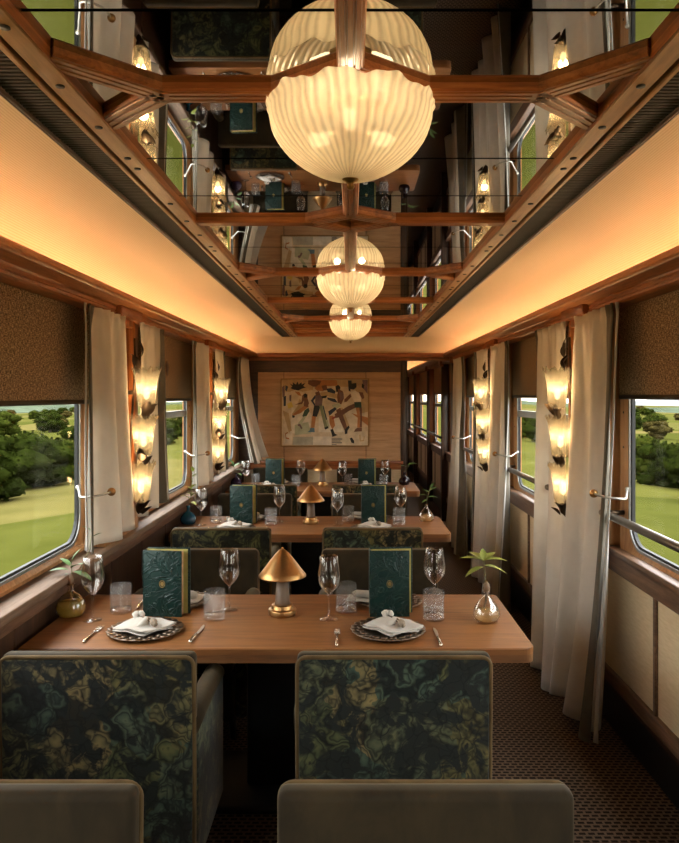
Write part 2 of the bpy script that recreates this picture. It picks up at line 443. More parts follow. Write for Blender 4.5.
def floral():
    n = N('floral_tapestry')
    tc = n.new('ShaderNodeTexCoord')
    mp = n.new('ShaderNodeMapping'); mp.inputs['Scale'].default_value = (1,0.9,1)
    n.link(tc.outputs['Object'], mp.inputs[0])
    oi = n.new('ShaderNodeObjectInfo')
    rnd = n.new('ShaderNodeVectorMath', operation='SCALE'); rnd.inputs[0].default_value = (7.0, 3.0, 5.0); n.link(oi.outputs['Random'], rnd.inputs['Scale'])
    base = n.new('ShaderNodeVectorMath', operation='ADD'); n.link(mp.outputs[0], base.inputs[0]); n.link(rnd.outputs[0], base.inputs[1])
    d = n.noise(base.outputs[0], 7, 3, 0.55)
    sub = n.new('ShaderNodeVectorMath', operation='SUBTRACT'); n.link(d.outputs['Color'], sub.inputs[0]); sub.inputs[1].default_value = (0.5,0.5,0.5)
    scl = n.new('ShaderNodeVectorMath', operation='SCALE'); n.link(sub.outputs[0], scl.inputs[0]); scl.inputs['Scale'].default_value = 0.22
    ad = n.new('ShaderNodeVectorMath', operation='ADD'); n.link(base.outputs[0], ad.inputs[0]); n.link(scl.outputs[0], ad.inputs[1])
    # big blossoms: distance to the nearest blossom centre and angle about it give the petals
    vo = n.new('ShaderNodeTexVoronoi'); vo.inputs['Scale'].default_value = 5.0; n.link(ad.outputs[0], vo.inputs['Vector'])
    petal = n.new('ShaderNodeTexVoronoi'); petal.inputs['Scale'].default_value = 13.0; petal.feature = 'SMOOTH_F1'; petal.inputs['Smoothness'].default_value = 0.25
    n.link(ad.outputs[0], petal.inputs['Vector'])
    edge = n.new('ShaderNodeTexVoronoi'); edge.feature = 'DISTANCE_TO_EDGE'; edge.inputs['Scale'].default_value = 13.0; n.link(ad.outputs[0], edge.inputs['Vector'])
    hue = n.ramp(vo.outputs['Color'], [(0.0, (0.030,0.046,0.034)), (0.3, (0.050,0.078,0.056)), (0.5, (0.105,0.088,0.030)), (0.68, (0.060,0.072,0.030)), (0.85, (0.18,0.135,0.060)), (1.0, (0.034,0.058,0.050))])
    shade = n.ramp(petal.outputs['Distance'], [(0.05, (0.35,0.4,0.4)), (0.16, (1.6,1.5,1.3)), (0.36, (0.9,0.95,0.9)), (0.48, (0.25,0.27,0.27)), (0.56, (1.1,1.1,1.0)), (0.72, (0.10,0.11,0.11))])
    ml = n.new('ShaderNodeMix', data_type='RGBA', blend_type='MULTIPLY'); ml.inputs['Factor'].default_value = 1.0
    n.link(hue, ml.inputs['A']); n.link(shade, ml.inputs['B'])
    ground = n.ramp(n.noise(base.outputs[0], 11, 4, 0.6, 1.2).outputs['Fac'], [(0.44, (0,0,0)), (0.54, (1,1,1))])
    m2 = n.new('ShaderNodeMix', data_type='RGBA'); n.link(ground, m2.inputs['Factor'])
    m2.inputs['A'].default_value = (0.010,0.013,0.010,1); n.link(ml.outputs['Result'], m2.inputs['B'])
    ln = n.ramp(edge.outputs['Distance'], [(0.01, (0.45,0.45,0.42)), (0.05, (1,1,1))])
    m3 = n.new('ShaderNodeMix', data_type='RGBA', blend_type='MULTIPLY'); m3.inputs['Factor'].default_value = 1.0
    n.link(m2.outputs['Result'], m3.inputs['A']); n.link(ln, m3.inputs['B'])
    wv = n.noise(base.outputs[0], 400, 1)
    return n.done(n.bsdf(m3.outputs['Result'], 0.75, 0, n.bump(wv.outputs['Fac'], 0.2, 0.002), 0.2, **{'Sheen Weight': 0.25}))
M['floral'] = floral()

def carpet():
    n = N('woven_carpet')
    v = n.coord((1,1,1), (0,0,0))
    br = n.new('ShaderNodeTexBrick'); br.offset = 0.5
    br.inputs['Scale'].default_value = 1.0
    br.inputs['Brick Width'].default_value = 0.036; br.inputs['Row Height'].default_value = 0.024
    br.inputs['Mortar Size'].default_value = 0.0065; br.inputs['Mortar Smooth'].default_value = 0.5
    br.inputs['Color1'].default_value = (0.016,0.011,0.009,1); br.inputs['Color2'].default_value = (0.026,0.017,0.013,1)
    br.inputs['Mortar'].default_value = (0.15,0.104,0.070,1)
    n.link(v, br.inputs['Vector'])
    ns = n.noise(v, 260, 2)
    mx = n.new('ShaderNodeMix', data_type='RGBA', blend_type='MULTIPLY'); mx.inputs['Factor'].default_value = 1
    n.link(br.outputs['Color'], mx.inputs['A']); n.link(n.ramp(ns.outputs['Fac'], [(0.3, (0.55,0.55,0.55)), (0.7, (1.3,1.3,1.3))]), mx.inputs['B'])
    return n.done(n.bsdf(mx.outputs['Result'], 0.95, 0, n.bump(ns.outputs['Fac'], 0.4, 0.004), 0.1))
M['carpet'] = carpet()

def leather():
    n = N('embossed_green_leather')
    v = n.coord((1,0.2,1))
    d = n.noise(v, 16, 2, 0.5)
    def veins(sc, ds):
        q = n.noise(v, sc, 1.5, 0.5, ds)
        s1 = n.new('ShaderNodeMath', operation='SUBTRACT'); n.link(q.outputs['Fac'], s1.inputs[0]); s1.inputs[1].default_value = 0.5
        s2 = n.new('ShaderNodeMath', operation='ABSOLUTE'); n.link(s1.outputs[0], s2.inputs[0]); return s2.outputs[0]
    mn = n.new('ShaderNodeMath', operation='MINIMUM'); n.link(veins(13, 1.6), mn.inputs[0]); n.link(veins(21, 0.8), mn.inputs[1])
    h = n.ramp(mn.outputs[0], [(0.006, (1,1,1)), (0.035, (0,0,0))])
    g = n.noise(v, 220, 2)
    c = n.ramp(d.outputs['Fac'], [(0.3, (0.0026,0.0175,0.0135)), (0.7, (0.0042,0.027,0.0205))])
    b1 = n.bump(h, 0.75, 0.006)
    return n.done(n.bsdf(c, 0.46, 0, b1, 0.32))
M['leather'] = leather()
M['pages'] = plain('page_edges', (0.42,0.27,0.13), 0.7, 0, 0.2, 90)
M['page_face'] = plain('page_face', (0.34,0.30,0.08), 0.7)
M['gold'] = metal('gold_foil', (0.85,0.62,0.26), 0.3)
M['charger'] = metal('charger_bronze', (0.17,0.125,0.09), 0.33)
M['plant_leaf'] = plain('leaf_green', (0.085,0.16,0.040), 0.5, 0, 0.3, 20)
M['plant_yellow'] = plain('leaf_yellow_green', (0.23,0.26,0.050), 0.5, 0, 0.3, 20)
M['plant_stem'] = plain('plant_stem', (0.12,0.11,0.04), 0.6)
M['seed'] = plain('seed_brown', (0.15,0.085,0.04), 0.55)
M['pod'] = plain('dried_pod', (0.24,0.18,0.12), 0.7, 0, 0.3, 60, 0.3)
M['twig'] = plain('dried_twig', (0.11,0.075,0.045), 0.7)

# ================================================================== THE SETTING
Y0, YE, YC = -1.2, 8.78, 18.0        # wall behind the camera, end partition, end of the corridor
def structure(o):
    o['kind'] = 'structure'; return o

structure(MB().box(-1.46, 1.46, Y0-0.1, YC+0.1, -0.06, 0.0).build('floor', M['carpet']))

# ---- ceiling: roof slab that carries mirror panels, beams, side trims and coves
ceiling = structure(MB().box(-1.5, 1.5, Y0-0.1, YC+0.1, 2.50, 2.56).build('ceiling', M['dark_wood_y']))
MIR_END = 7.90
joints = [Y0, -0.3, 0.10, 0.87, 1.25, 2.03, 2.41, 3.24, 3.63, 4.36, 4.75, 5.52, 5.90, 6.67, 7.05, MIR_END]
for a, b in zip(joints[:-1], joints[1:]):
    MB().box(-0.60, 0.60, a+0.005, b-0.005, 2.370, 2.378).build('mirror_panel', M['mirror'], ceiling)
MB().box(-0.60, 0.60, Y0, MIR_END, 2.380, 2.386).build('joint_backing', M['black'], ceiling)

FL = [(-0.50,1.0),(-0.50,0.35),(-0.44,0.12),(-0.36,0.12),(-0.34,0.0),(-0.19,0.0),(-0.17,0.14),(-0.11,0.14),(-0.09,0.0),(0.09,0.0),(0.11,0.14),(0.17,0.14),(0.19,0.0),(0.34,0.0),(0.36,0.12),(0.44,0.12),(0.50,0.35),(0.50,1.0)]
def beam(x0, y0, x1, y1, w=0.07):
    prof = [(a*w, 2.350 + 0.022*z) for a, z in FL]
    d = Vector((x1-x0, y1-y0)).normalized() * 0.010
    MB().sweep(prof, (x0-d.x, y0-d.y, 0), (x1+d.x, y1+d.y, 0)).build('beam', M['mahogany_x'] if abs(x1-x0) > abs(y1-y0) else M['mahogany_y'], ceiling)
ROWS = [1.572 + 1.158*k for k in range(6)]
last = Y0
for k, y in enumerate(ROWS):
    wv = 0.12
    beam(0, last, 0, y-wv, 0.055)
    last = y + wv
    for sx in (-1, 1):
        beam(0, y-wv, sx*0.158, y); beam(sx*0.158, y, 0, y+wv)
        if k % 2 == 0:
            beam(sx*0.158, y, sx*0.416, y)
            beam(sx*0.416, y, sx*0.585, y-0.162); beam(sx*0.416, y, sx*0.585, y+0.162)
        else:
            beam(sx*0.158, y, sx*0.585, y)
beam(0, last, 0, MIR_END, 0.055)
beam(-0.585, MIR_END-0.04, 0.585, MIR_END-0.04, 0.08)
slat_mesh = None
for sx, side in ((-1, 'left'), (1, 'right')):
    MB().rbox(sx*0.579, sx*0.631, Y0, MIR_END, 2.346, 2.40, 0.004, 1).build('screw_strip', M['honey_y'], ceiling)
    MB().box(sx*0.5775, sx*0.5795, Y0, MIR_END, 2.347, 2.372).build('strip_facing', M['mahogany_y'], ceiling)
    MB().box(sx*0.631, sx*0.641, Y0, MIR_END, 2.362, 2.40).build('shadow_gap', M['black'], ceiling)
    MB().rbox(sx*0.641, sx*0.656, Y0, MIR_END, 2.346, 2.40, 0.003, 1).build('edge_strip', M['honey_y'], ceiling)
    MB().box(sx*0.656, sx*0.739, Y0, MIR_END, 2.362, 2.40).build('vent_backing', M['black'], ceiling)
    m = MB(); y = Y0
    while y < MIR_END:
        m.box(sx*0.657, sx*0.738, y, y+0.008, 2.352, 2.362); y += 0.0165
    o = m.build('vent_slats', M['vent'], ceiling); o['kind'] = 'stuff'
    m = MB()
    for xa, zz in ((0.743, 2.351), (0.752, 2.353)):
        m.tube([(sx*xa, Y0, zz), (sx*xa, MIR_END, zz)], 0.0055, 8)
    m.box(sx*0.739, sx*0.758, Y0, MIR_END, 2.354, 2.40)
    m.build('bead_moulding', M['dark_wood_y'], ceiling)
    m = MB(); ys = []
    for k in range(-2, 6):
        b = 1.158*k
        ys += [1.26+b, 1.50+b, 1.73+b, 1.955+b, 2.045+b]
    for y in ys:
        if Y0 < y < MIR_END: m.lathe([(0.0095,-0.001),(0.0095,0.002),(0.006,0.005),(0,0.005)], 10, (sx*0.605, y, 2.3445), zmod=lambda a, i: 0)
    o = m.build('screws', M['screw'], ceiling); o['kind'] = 'stuff'
    # coved paper between trim and cornice, mitred into the end cove
    m = MB()
    rs = [i/16*PI/2 for i in range(17)]
    m.grid(lambda u, v: (sx*(0.757+0.693*math.cos(v*PI/2)), Y0 + u*((MIR_END+0.875*math.cos(v*PI/2)) - Y0), 2.192+0.161*math.sin(v*PI/2)+0.07*math.sin(v*PI)), 24, 16)
    m.build('cove_panel', M['cove'], ceiling)
def end_y(t): return MIR_END + 0.85*math.cos(t)
MB().grid(lambda u, v: ((2*u-1)*(0.757+0.693*math.cos(v*PI/2)), end_y(v*PI/2), 2.192+0.161*math.sin(v*PI/2)+0.07*math.sin(v*PI)), 16, 16).build('cove_panel', M['cove'], ceiling)
MB().box(-0.757, 0.757, MIR_END-0.005, MIR_END+0.012, 2.347, 2.40).build('end_strip', M['honey_x'], ceiling)
MB().grid(lambda u, v: (0.757+0.693*math.cos(v*PI/2), YE+0.09+u*(YC-YE-0.1), 2.192+0.161*math.sin(v*PI/2)+0.07*math.sin(v*PI)), 4, 16).build('cove_panel', M['cove'], ceiling)
MB().box(0.60, 0.757, YE+0.09, YC, 2.353, 2.37).build('corridor_soffit', M['cove'], ceiling)

# ---- cornices (trim_1 left, trim_2 right, trim_3 across the end) with the led strip lying in the trough
CORN = [(1.120,2.192),(1.122,2.212),(1.128,2.218),(1.136,2.218),(1.140,2.190),(1.462,2.190),(1.462,2.131),(1.250,2.131),(1.236,2.138),(1.235,2.146),(1.241,2.149),(1.241,2.153),(1.236,2.156),(1.236,2.172),(1.226,2.178),(1.150,2.180),(1.132,2.180),(1.124,2.184)]
def cornice(name, sx, y0, y1, strip):
    # swept along +y, left of the run is -x
    t = structure(MB().sweep([(-sx*a, z) for a, z in CORN], (0, y0, 0), (0, y1, 0)).build(name, M['cornice']))
    for a, b in strip:
        MB().box(sx*1.420, sx*1.424, a, b, 2.196, 2.216).build('light_strip', M['led'], t)
    return t
cornice('trim_1', -1, Y0, YE, [(Y0+0.05, 8.62)])
cornice('trim_2', 1, Y0, YC, [(Y0+0.05, 8.62), (YE+0.2, YC-0.1)])
t3 = structure(MB().box(-1.39, 1.39, YE-0.005, YE+0.09, 2.131, 2.50).build('trim_3', M['mahogany_x']))
MB().sweep([(0.0,2.165),(0.0,2.19),(0.08,2.195),(0.085,2.215),(0.095,2.218),(0.10,2.205),(0.098,2.175),(0.085,2.165)], (1.13, YE, 0), (-1.13, YE, 0)).build('lip_moulding', M['mahogany_x'], t3)
MB().box(-1.08, 1.08, YE-0.030, YE-0.026, 2.196, 2.212).build('light_strip', M['led'], t3)

# ---- windows' positions
def span(side, k):
    wf = (3.57 if side < 0 else 3.46) + 2.33*k
    return wf-1.40, wf
XW = 1.38
GZ0, GZ1 = 0.99, 2.03
CORR = [(8.93, 9.62), (9.98, 11.40), (11.90, 13.80), (14.40, 16.20)]
def openings(side):
    w = [span(side, k) for k in (-1, 0, 1, 2)]
    if side < 0:
        w[3] = (w[3][0], w[3][1])
    else:
        w += CORR
    return w

def rrect(y0, y1, z0, z1, r, seg=6):
    pts = []
    for cy, cz, a0 in ((y1-r, z1-r, 0), (y0+r, z1-r, PI/2), (y0+r, z0+r, PI), (y1-r, z0+r, 1.5*PI)):
        for i in range(seg+1):
            a = a0 + i/seg*PI/2
            pts.append((cy + r*math.cos(a), cz + r*math.sin(a)))
    return pts
def ring(mb, outer, inner, xa, xb, xi=None):
    # xa = room-side plane, xb = outer plane; xi = room-side plane at the inner edge (chamfer)
    n = len(outer); xi = xa if xi is None else xi
    vs = [(xa, *p) for p in outer] + [(xi, *p) for p in inner] + [(xb, *p) for p in outer] + [(xb, *p) for p in inner]
    fs = []
    for i in range(n):
        j = (i+1) % n
        fs += [(i, j, n+j, n+i), (n+i, n+j, 3*n+j, 3*n+i), (2*n+i, 3*n+i, 3*n+j, 2*n+j), (i, 2*n+i, 2*n+j, j)]
    mb.add(vs, fs, False)

screw_m = MB().lathe([(0.006,0),(0.006,0.002),(0.004,0.0035),(0,0.0035)], 8).mesh('screw', M['bronze'])
def window(name, side, y0, y1, transom=False, full=True):
    w = structure(empty(name, (side*XW, (y0+y1)/2, 0)))
    c = (y0+y1)/2; a, b = y0-c, y1-c; s = side
    g = rrect(a, b, GZ0, GZ1, 0.12)
    m = MB(); ring(m, rrect(a-0.105, b+0.105, GZ0-0.045, GZ1+0.09, 0.02), rrect(a-0.020, b+0.020, GZ0-0.020, GZ1+0.020, 0.135), -s*0.045, -s*0.008, -s*0.030)
    m.build('frame', M['honey_z'], w)
    m = MB(); ring(m, rrect(a-0.022, b+0.022, GZ0-0.022, GZ1+0.022, 0.137), rrect(a-0.008, b+0.008, GZ0-0.008, GZ1+0.008, 0.126), -s*0.036, -s*0.012)
    m.build('gasket_frame', M['alu'], w)
    m = MB(); ring(m, rrect(a-0.009, b+0.009, GZ0-0.009, GZ1+0.009, 0.127), rrect(a+0.004, b-0.004, GZ0+0.004, GZ1-0.004, 0.118), -s*0.028, -s*0.012)
    m.build('rubber_seal', M['rubber'], w)
    n = len(g)
    MB().add([(-s*0.022, *p) for p in g] + [(-s*0.018, *p) for p in g], [tuple(range(n)), tuple(range(2*n-1, n-1, -1))] + [(i, (i+1) % n, n+(i+1) % n, n+i) for i in range(n)]).build('pane', M['pane'], w)
    if transom:
        MB().rbox(-s*0.034, -s*0.004, a, b, 1.535, 1.585, 0.006, 2).build('transom', M['alu'], w)
    if full:
        for zz in (1.2, 1.45, 1.62):
            for yy in (a-0.06, b+0.06):
                shared('frame_screw', screw_m, w, (-s*0.0445, yy, zz), (0, -s*PI/2, 0))
    return w
num = 1
for side in (-1, 1):
    for k in (0, 1, 2, -1):
        y0, y1 = span(side, k)
        window('window_%d' % num, side, y0, y1, transom=k >= 1); num += 1
for y0, y1 in CORR:
    window('window_%d' % num, 1, y0, y1, True, False); num += 1

# ---- side walls
def shell(side, yend):
    m = MB(); s = side
    m.box(s*1.365, s*1.398, Y0, yend, 0.0, GZ0-0.03)
    m.box(s*1.365, s*1.398, Y0, yend, GZ1+0.055, 2.14)
    m.box(s*1.365, s*1.50, Y0, yend, 2.10, 2.135)
    m.box(s*1.455, s*1.50, Y0, yend, 2.10, 2.50)
    edges = [Y0]
    for y0, y1 in sorted(openings(side)): edges += [y0-0.095, y1+0.095]
    edges.append(yend)
    for a, b in zip(edges[0::2], edges[1::2]):
        if b > a: m.box(s*1.365, s*1.398, a, b, GZ0-0.03, GZ1+0.055)
    return m
wall_left = structure(shell(-1, YE+0.09).build('wall_left', M['honey_z']))
wall_right = structure(shell(1, YC).build('wall_right', M['honey_z']))
# left wall: sill board, apron and dark boarding below it
MB().rbox(-1.24, -1.372, Y0, YE, 0.876, 0.913, 0.006, 2).build('sill_board', M['sill_wood'], wall_left)
MB().rbox(-1.292, -1.366, Y0, YE, 0.80, 0.877, 0.006, 2).build('apron_rail', M['walnut_y'], wall_left)
y = Y0
while y < YE-0.02:
    MB().rbox(-1.318, -1.366, y+0.003, min(y+0.575, YE)-0.003, 0.03, 0.795, 0.006, 1).build('wall_panel', M['dark_wood_z'], wall_left); y += 0.575
MB().box(-1.30, -1.366, Y0, YE, 0.0, 0.09).build('skirting_board', M['dark_wood_y'], wall_left)
# right wall: sill rail, paper panels between stiles, bottom rail over a recessed black base
MB().rbox(1.285, 1.375, Y0, YC, 0.918, 0.948, 0.006, 2).build('sill_board', M['walnut_y'], wall_right)
MB().rbox(1.298, 1.366, Y0, YC, 0.830, 0.920, 0.006, 1).build('sill_rail', M['walnut_y'], wall_right)
MB().rbox(1.298, 1.366, Y0, YC, 0.255, 0.325, 0.008, 2).build('bottom_rail', M['walnut_y'], wall_right)
MB().box(1.310, 1.366, Y0, YC, 0.225, 0.257).build('bottom_bead', M['dark_wood_y'], wall_right)
y = 3.1 - 0.735*5
while y < YC-0.1:
    MB().rbox(1.318, 1.366, y+0.012, y+0.723, 0.322, 0.834, 0.004, 1).build('wall_panel', M['dado'], wall_right)
    MB().rbox(1.306, 1.366, y-0.013, y+0.013, 0.322, 0.834, 0.004, 1).build('stile', M['walnut_y'], wall_right)
    y += 0.735
structure(MB().box(1.345, 1.40, Y0, YC, 0.0, 0.23).build('baseboard_right', M['black']))
# window piers, in pale wood
for side, wall in ((-1, wall_left), (1, wall_right)):
    zb = 0.913 if side < 0 else 0.948
    ops = sorted(openings(side))
    for (a0, a1), (b0, b1) in zip(ops[:-1], ops[1:]):
        lo, hi = a1+0.17, b0-0.17
        if hi - lo < 0.02: lo, hi = (a1+b0)/2-0.06, (a1+b0)/2+0.06
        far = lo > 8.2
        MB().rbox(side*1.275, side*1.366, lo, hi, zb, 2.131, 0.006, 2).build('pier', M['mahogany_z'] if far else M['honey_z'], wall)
# corridor posts that run down to the floor
for y in (8.80, 9.80, 11.65, 14.10, 16.4):
    MB().rbox(1.235, 1.33, y-0.05, y+0.05, 0.0, 2.131, 0.008, 2).build('post', M['dark_wood_z'], wall_right)
    MB().rbox(1.205, 1.26, y-0.07, y+0.07, 2.10, 2.185, 0.008, 2).build('post_cap', M['mahogany_y'], wall_right)

# ---- end partition, wall behind the camera, corridor walls
wall_end = structure(MB().box(-1.40, 0.66, YE, YE+0.09, 0.0, 2.131).build('wall_end', M['dark_wood_x']))
MB().rbox(-1.30, 0.62, YE-0.022, YE, 1.992, 2.128, 0.006, 1).build('frieze_board', M['dark_wood_x'], wall_end)
seams = [-1.13, -0.812, 0.188, 0.612]
for a, b in zip(seams[:-1], seams[1:]):
    MB().rbox(a+0.003, b-0.003, YE-0.014, YE, 0.912, 1.990, 0.003, 1).build('wall_panel', M['veneer_x'], wall_end)
MB().rbox(-1.30, 0.64, YE-0.04, YE, 0.868, 0.910, 0.008, 2).build('chair_rail', M['mahogany_x'], wall_end)
MB().rbox(-1.30, 0.64, YE-0.028, YE, 0.806, 0.868, 0.005, 1).build('chair_rail', M['mahogany_x'], wall_end)
for a, b in ((-1.30, -0.812), (-0.806, 0.185), (0.191, 0.612)):
    MB().rbox(a, b, YE-0.016, YE, 0.09, 0.803, 0.004, 1).build('lower_panel', M['dado'], wall_end)
MB().rbox(0.614, 0.668, YE-0.03, YE+0.10, 0.0, 2.131, 0.006, 2).build('end_post', M['dark_wood_z'], wall_end)
structure(MB().box(0.66, 0.70, YE+0.09, YC, 0.0, 2.36).build('wall_corridor', M['dark_wood_z']))
structure(MB().box(-1.5, 1.5, YC, YC+0.1, 0.0, 2.52).build('wall_far', M['dark_wood_z']))
structure(MB().box(-1.5, 1.5, Y0-0.1, Y0, 0.0, 2.52).build('wall_back', M['dark_wood_z']))

# ================================================================== ceiling lamps
def make_bowl():
    t = empty('ceiling_lamp', (0,0,0))
    n = 160
    prof = []
    for i in range(15):
        a = i/14*PI/2
        prof.append((0.012 + 0.168*math.sin(a)**1.12, 0.150*(1-math.cos(a))**0.95))
    prof.append((0.186, 0.162))
    def rib(a, i):
        f = min(1, i/4)
        return 1 + f*(0.013*abs(math.sin(20*a+0.35*math.sin(3*a))) - 0.006) + f*0.004*math.sin(7*a)
    def scal(a, i):
        return 0.006*math.sin(10*a)*max(0, (i-10)/5) + 0.003*math.sin(23*a)*max(0, (i-12)/3)
    MB().lathe_open(prof, n, (0,0,0), rib, scal).build('glass_bowl', M['bowl_glass'], t)
    MB().lathe([(0.0,-0.022),(0.006,-0.021),(0.009,-0.015),(0.006,-0.009),(0.010,-0.006),(0.017,-0.002),(0.020,0.003),(0.0,0.005)], 20).build('finial', M['old_brass'], t)
    MB().lathe([(0.007,0.0),(0.007,0.175),(0.045,0.178),(0.05,0.186),(0.05,0.192),(0,0.192)], 20).build('stem', M['old_brass'], t)
    for k in range(3):
        a = 2*PI*k/3 + 0.5
        c, s = math.cos(a), math.sin(a)
        h = MB().tube([(0.006*c,0.006*s,0.095),(0.045*c,0.045*s,0.10)], 0.016, 12).build('bulb_holder', M['old_brass'], t)
        MB().tube([(0.045*c,0.045*s,0.10),(0.06*c,0.06*s,0.102),(0.10*c,0.10*s,0.106),(0.112*c,0.112*s,0.108)], [0.010,0.015,0.015,0.004], 10).build('bulb', M['bulb'], h)
    return t
def point(name, parent, loc, watts, color, r):
    d = bpy.data.lights.new(name, 'POINT'); d.energy = watts; d.color = color; d.shadow_soft_size = r
    o = bpy.data.objects.new(name, d); COL.objects.link(o); o.parent = parent; o.location = loc
    return o
bowl = make_bowl()
for k in range(3):
    point('lamp_light', bowl, (0.078*math.cos(2*PI*k/3+0.5), 0.078*math.sin(2*PI*k/3+0.5), 0.135), BOWL_WATTS/3, (1.0,0.79,0.49), 0.018)
BL = ['ribbed glass bowl ceiling lamp above the front table, largest of the row',
      'ribbed glass bowl ceiling lamp in the middle of the row of three',
      'ribbed glass bowl ceiling lamp at the far end of the row, near the end wall']
for i, k in enumerate((0, 2, 4)):
    loc = (0, ROWS[k]+0.02, 2.178)
    if i == 0:
        bowl.location = loc; tag(bowl, BL[0], 'lamp', 'glass bowl ceiling lamps')
    else:
        dup(bowl, loc, 0.9*i, BL[i])

# ================================================================== blinds
def blind(side, y0, y1, z0, label, x=1.325, mat='blind', emblem=False):
    t = empty('roller_blind', (side*x, (y0+y1)/2, z0), 0, label, 'blind', 'woven roller blinds')
    h = (y1-y0)/2; zt = 2.129 - z0
    MB().box(-0.004, 0.004, -h, h, 0.012, zt).build('blind_cloth', M[mat], t)
    MB().rbox(-0.008, 0.008, -h, h, -0.008, 0.014, 0.004, 2).build('bottom_bar', M['bronze'] if mat == 'blind' else M['walnut_y'], t)
    if emblem:
        m = MB()
        for dy, dz, w, hh in ((0,0,0.012,0.052),(-0.022,0.013,0.02,0.022),(0.022,0.013,0.02,0.022),(-0.018,-0.014,0.014,0.016),(0.018,-0.014,0.014,0.016)):
            m.rbox(-side*0.004, -side*0.0065, dy-w, dy+w, zt*0.5+dz-hh, zt*0.5+dz+hh, 0.001, 1)
        m.build('emblem', M['dark_wood_y'], t)
    return t
PL = {-1: 'left', 1: 'right'}
for side in (-1, 1):
    for k, nm in ((0, 'nearest'), (1, 'second'), (2, 'third')):
        y0, y1 = span(side, k)
        z0 = 1.668 if side < 0 else 1.692
        blind(side, y0-0.11, min(y1+0.08, YE-0.06), z0, 'woven brown roller blind half drawn over the %s %s-hand dining window' % (nm, PL[side]), emblem=(k == 1))
for i, (y0, y1) in enumerate(CORR):
    blind(1, y0-0.05, y1+0.05, 1.73, ['tan roller blind on the narrow corridor window just past the end wall', 'tan roller blind on the first wide corridor window', 'tan roller blind on the second wide corridor window', 'tan roller blind on the last corridor window'][i], 1.33, 'honey_z')

# ================================================================== curtains
def curtain_geo(mb, side, top, bot, zt, zb, xt, xb, pleats, seed, u0, u1, mid=None, off=0.0, ab=0.04):
    cols = max(4, int(pleats*22*(u1-u0))); rows = 36
    rnd = random.Random(seed); ph = rnd.random()*6; p2 = rnd.random()*6
    def fn(a, v):
        u = u0 + (u1-u0)*a
        z = zt + (zb-zt)*v
        s = v**2.4
        y0 = top[0]+(bot[0]-top[0])*s; y1 = top[1]+(bot[1]-top[1])*s
        if mid:
            g = math.exp(-((z-mid[0])/0.26)**2)
            y0 += (mid[1]-y0)*g; y1 += (mid[2]-y1)*g
        uu = u + 0.035*math.sin(2*PI*u*1.5+p2)*v
        y = y0+(y1-y0)*uu
        amp = 0.018 + (ab-0.018)*v**1.3
        if v < 0.07: amp = 0.016 + 0.004*math.cos(v/0.07*PI*2)
        f = math.sin(2*PI*pleats*u + ph + 0.7*math.sin(2.6*v+p2)); f = 1.35*f/(0.35+abs(f)) if f < 0 else 1.0*f
        hf = math.exp(-v/0.06)
        f = f*(0.85-0.5*hf) + 0.25*math.sin(2*PI*pleats*0.5*u + p2 + v*1.5) + 0.6*hf*math.sin(2*PI*pleats*3*u)
        x = xt+(xb-xt)*s - amp*f - off
        if mid: x -= 0.0
        return (side*x, y, z)
    mb.grid(fn, cols, rows)
    return mb
def solid(o, t=0.004):
    md = o.modifiers.new('cloth_thickness', 'SOLIDIFY'); md.thickness = t; md.offset = 0
    return o
def curtain(side, top, bot, zt, zb, xt, xb, pleats, seed, label, mid=None, band=0.13, ab=0.05):
    yc = (top[0]+top[1])/2
    t = empty('curtain', (side*xt, yc, zb), 0, label, 'curtain', 'cream window curtains')
    T = Matrix.Translation((-side*xt, -yc, -zb))
    m = curtain_geo(MB(), side, top, bot, zt, zb, xt, xb, pleats, seed, band, 1.0, mid, 0.0, ab); m.xform(T)
    solid(m.build('drape', M['curtain'], t))
    if band > 0:
        m = curtain_geo(MB(), side, top, bot, zt, zb, xt, xb, pleats, seed, 0.02, band, mid, 0.0, ab); m.xform(T)
        solid(m.build('edge_band', M['curtain_band'], t))
        m = curtain_geo(MB(), side, (top[0]-0.02, top[1]), (bot[0]-0.03, bot[1]), zt, zb+0.02, xt, xb, pleats, seed, 0.0, 0.020, mid, -0.006, ab); m.xform(T)
        solid(m.build('lining', M['lining'], t), 0.003)
    return t
CX = 1.218
curtain(-1, (3.31, 3.88), (3.24, 3.92), 2.128, 0.985, CX, 1.195, 2.2, 3, 'cream curtain held by a rod at the nearest left window, before the nearest wall light', None, 0.20, 0.05)
curtain(-1, (4.66, 4.16), (4.62, 4.06), 2.128, 1.02, CX, 1.205, 2.2, 8, 'golden lit curtain just behind the nearest left wall light', None)
curtain(-1, (5.58, 6.20), (5.50, 6.26), 2.128, 0.985, CX, 1.195, 2.4, 13, 'cream curtain held by a rod before the second left wall light', None, 0.20, 0.05)
curtain(-1, (6.95, 6.48), (6.90, 6.42), 2.128, 1.00, CX, 1.205, 2.2, 18, 'golden lit curtain just behind the second left wall light', None)
curtain(-1, (7.85, 8.50), (7.75, 8.70), 2.128, 0.965, 1.20, 1.060, 2.2, 23, 'cream curtain on the left beside the end wall with the painting', None, 0.06, 0.065)
curtain(1, (3.29, 3.88), (3.36, 3.97), 2.128, 0.065, CX, 1.155, 2.2, 31, 'long cream rod-held curtain at the nearest right window, before the nearest wall light', None, 0.20, 0.07)
curtain(1, (4.74, 4.10), (4.66, 3.98), 2.128, 0.02, CX, 1.165, 2.2, 37, 'long cream curtain just behind the nearest right wall light', None, 0.13, 0.065)
curtain(1, (5.56, 6.20), (5.48, 6.30), 2.128, 0.03, CX, 1.175, 2.8, 41, 'long cream rod-held curtain before the second right wall light', None, 0.20, 0.07)
curtain(1, (7.05, 6.46), (6.95, 6.36), 2.128, 0.02, CX, 1.185, 2.6, 47, 'long cream curtain just behind the second right wall light', None)
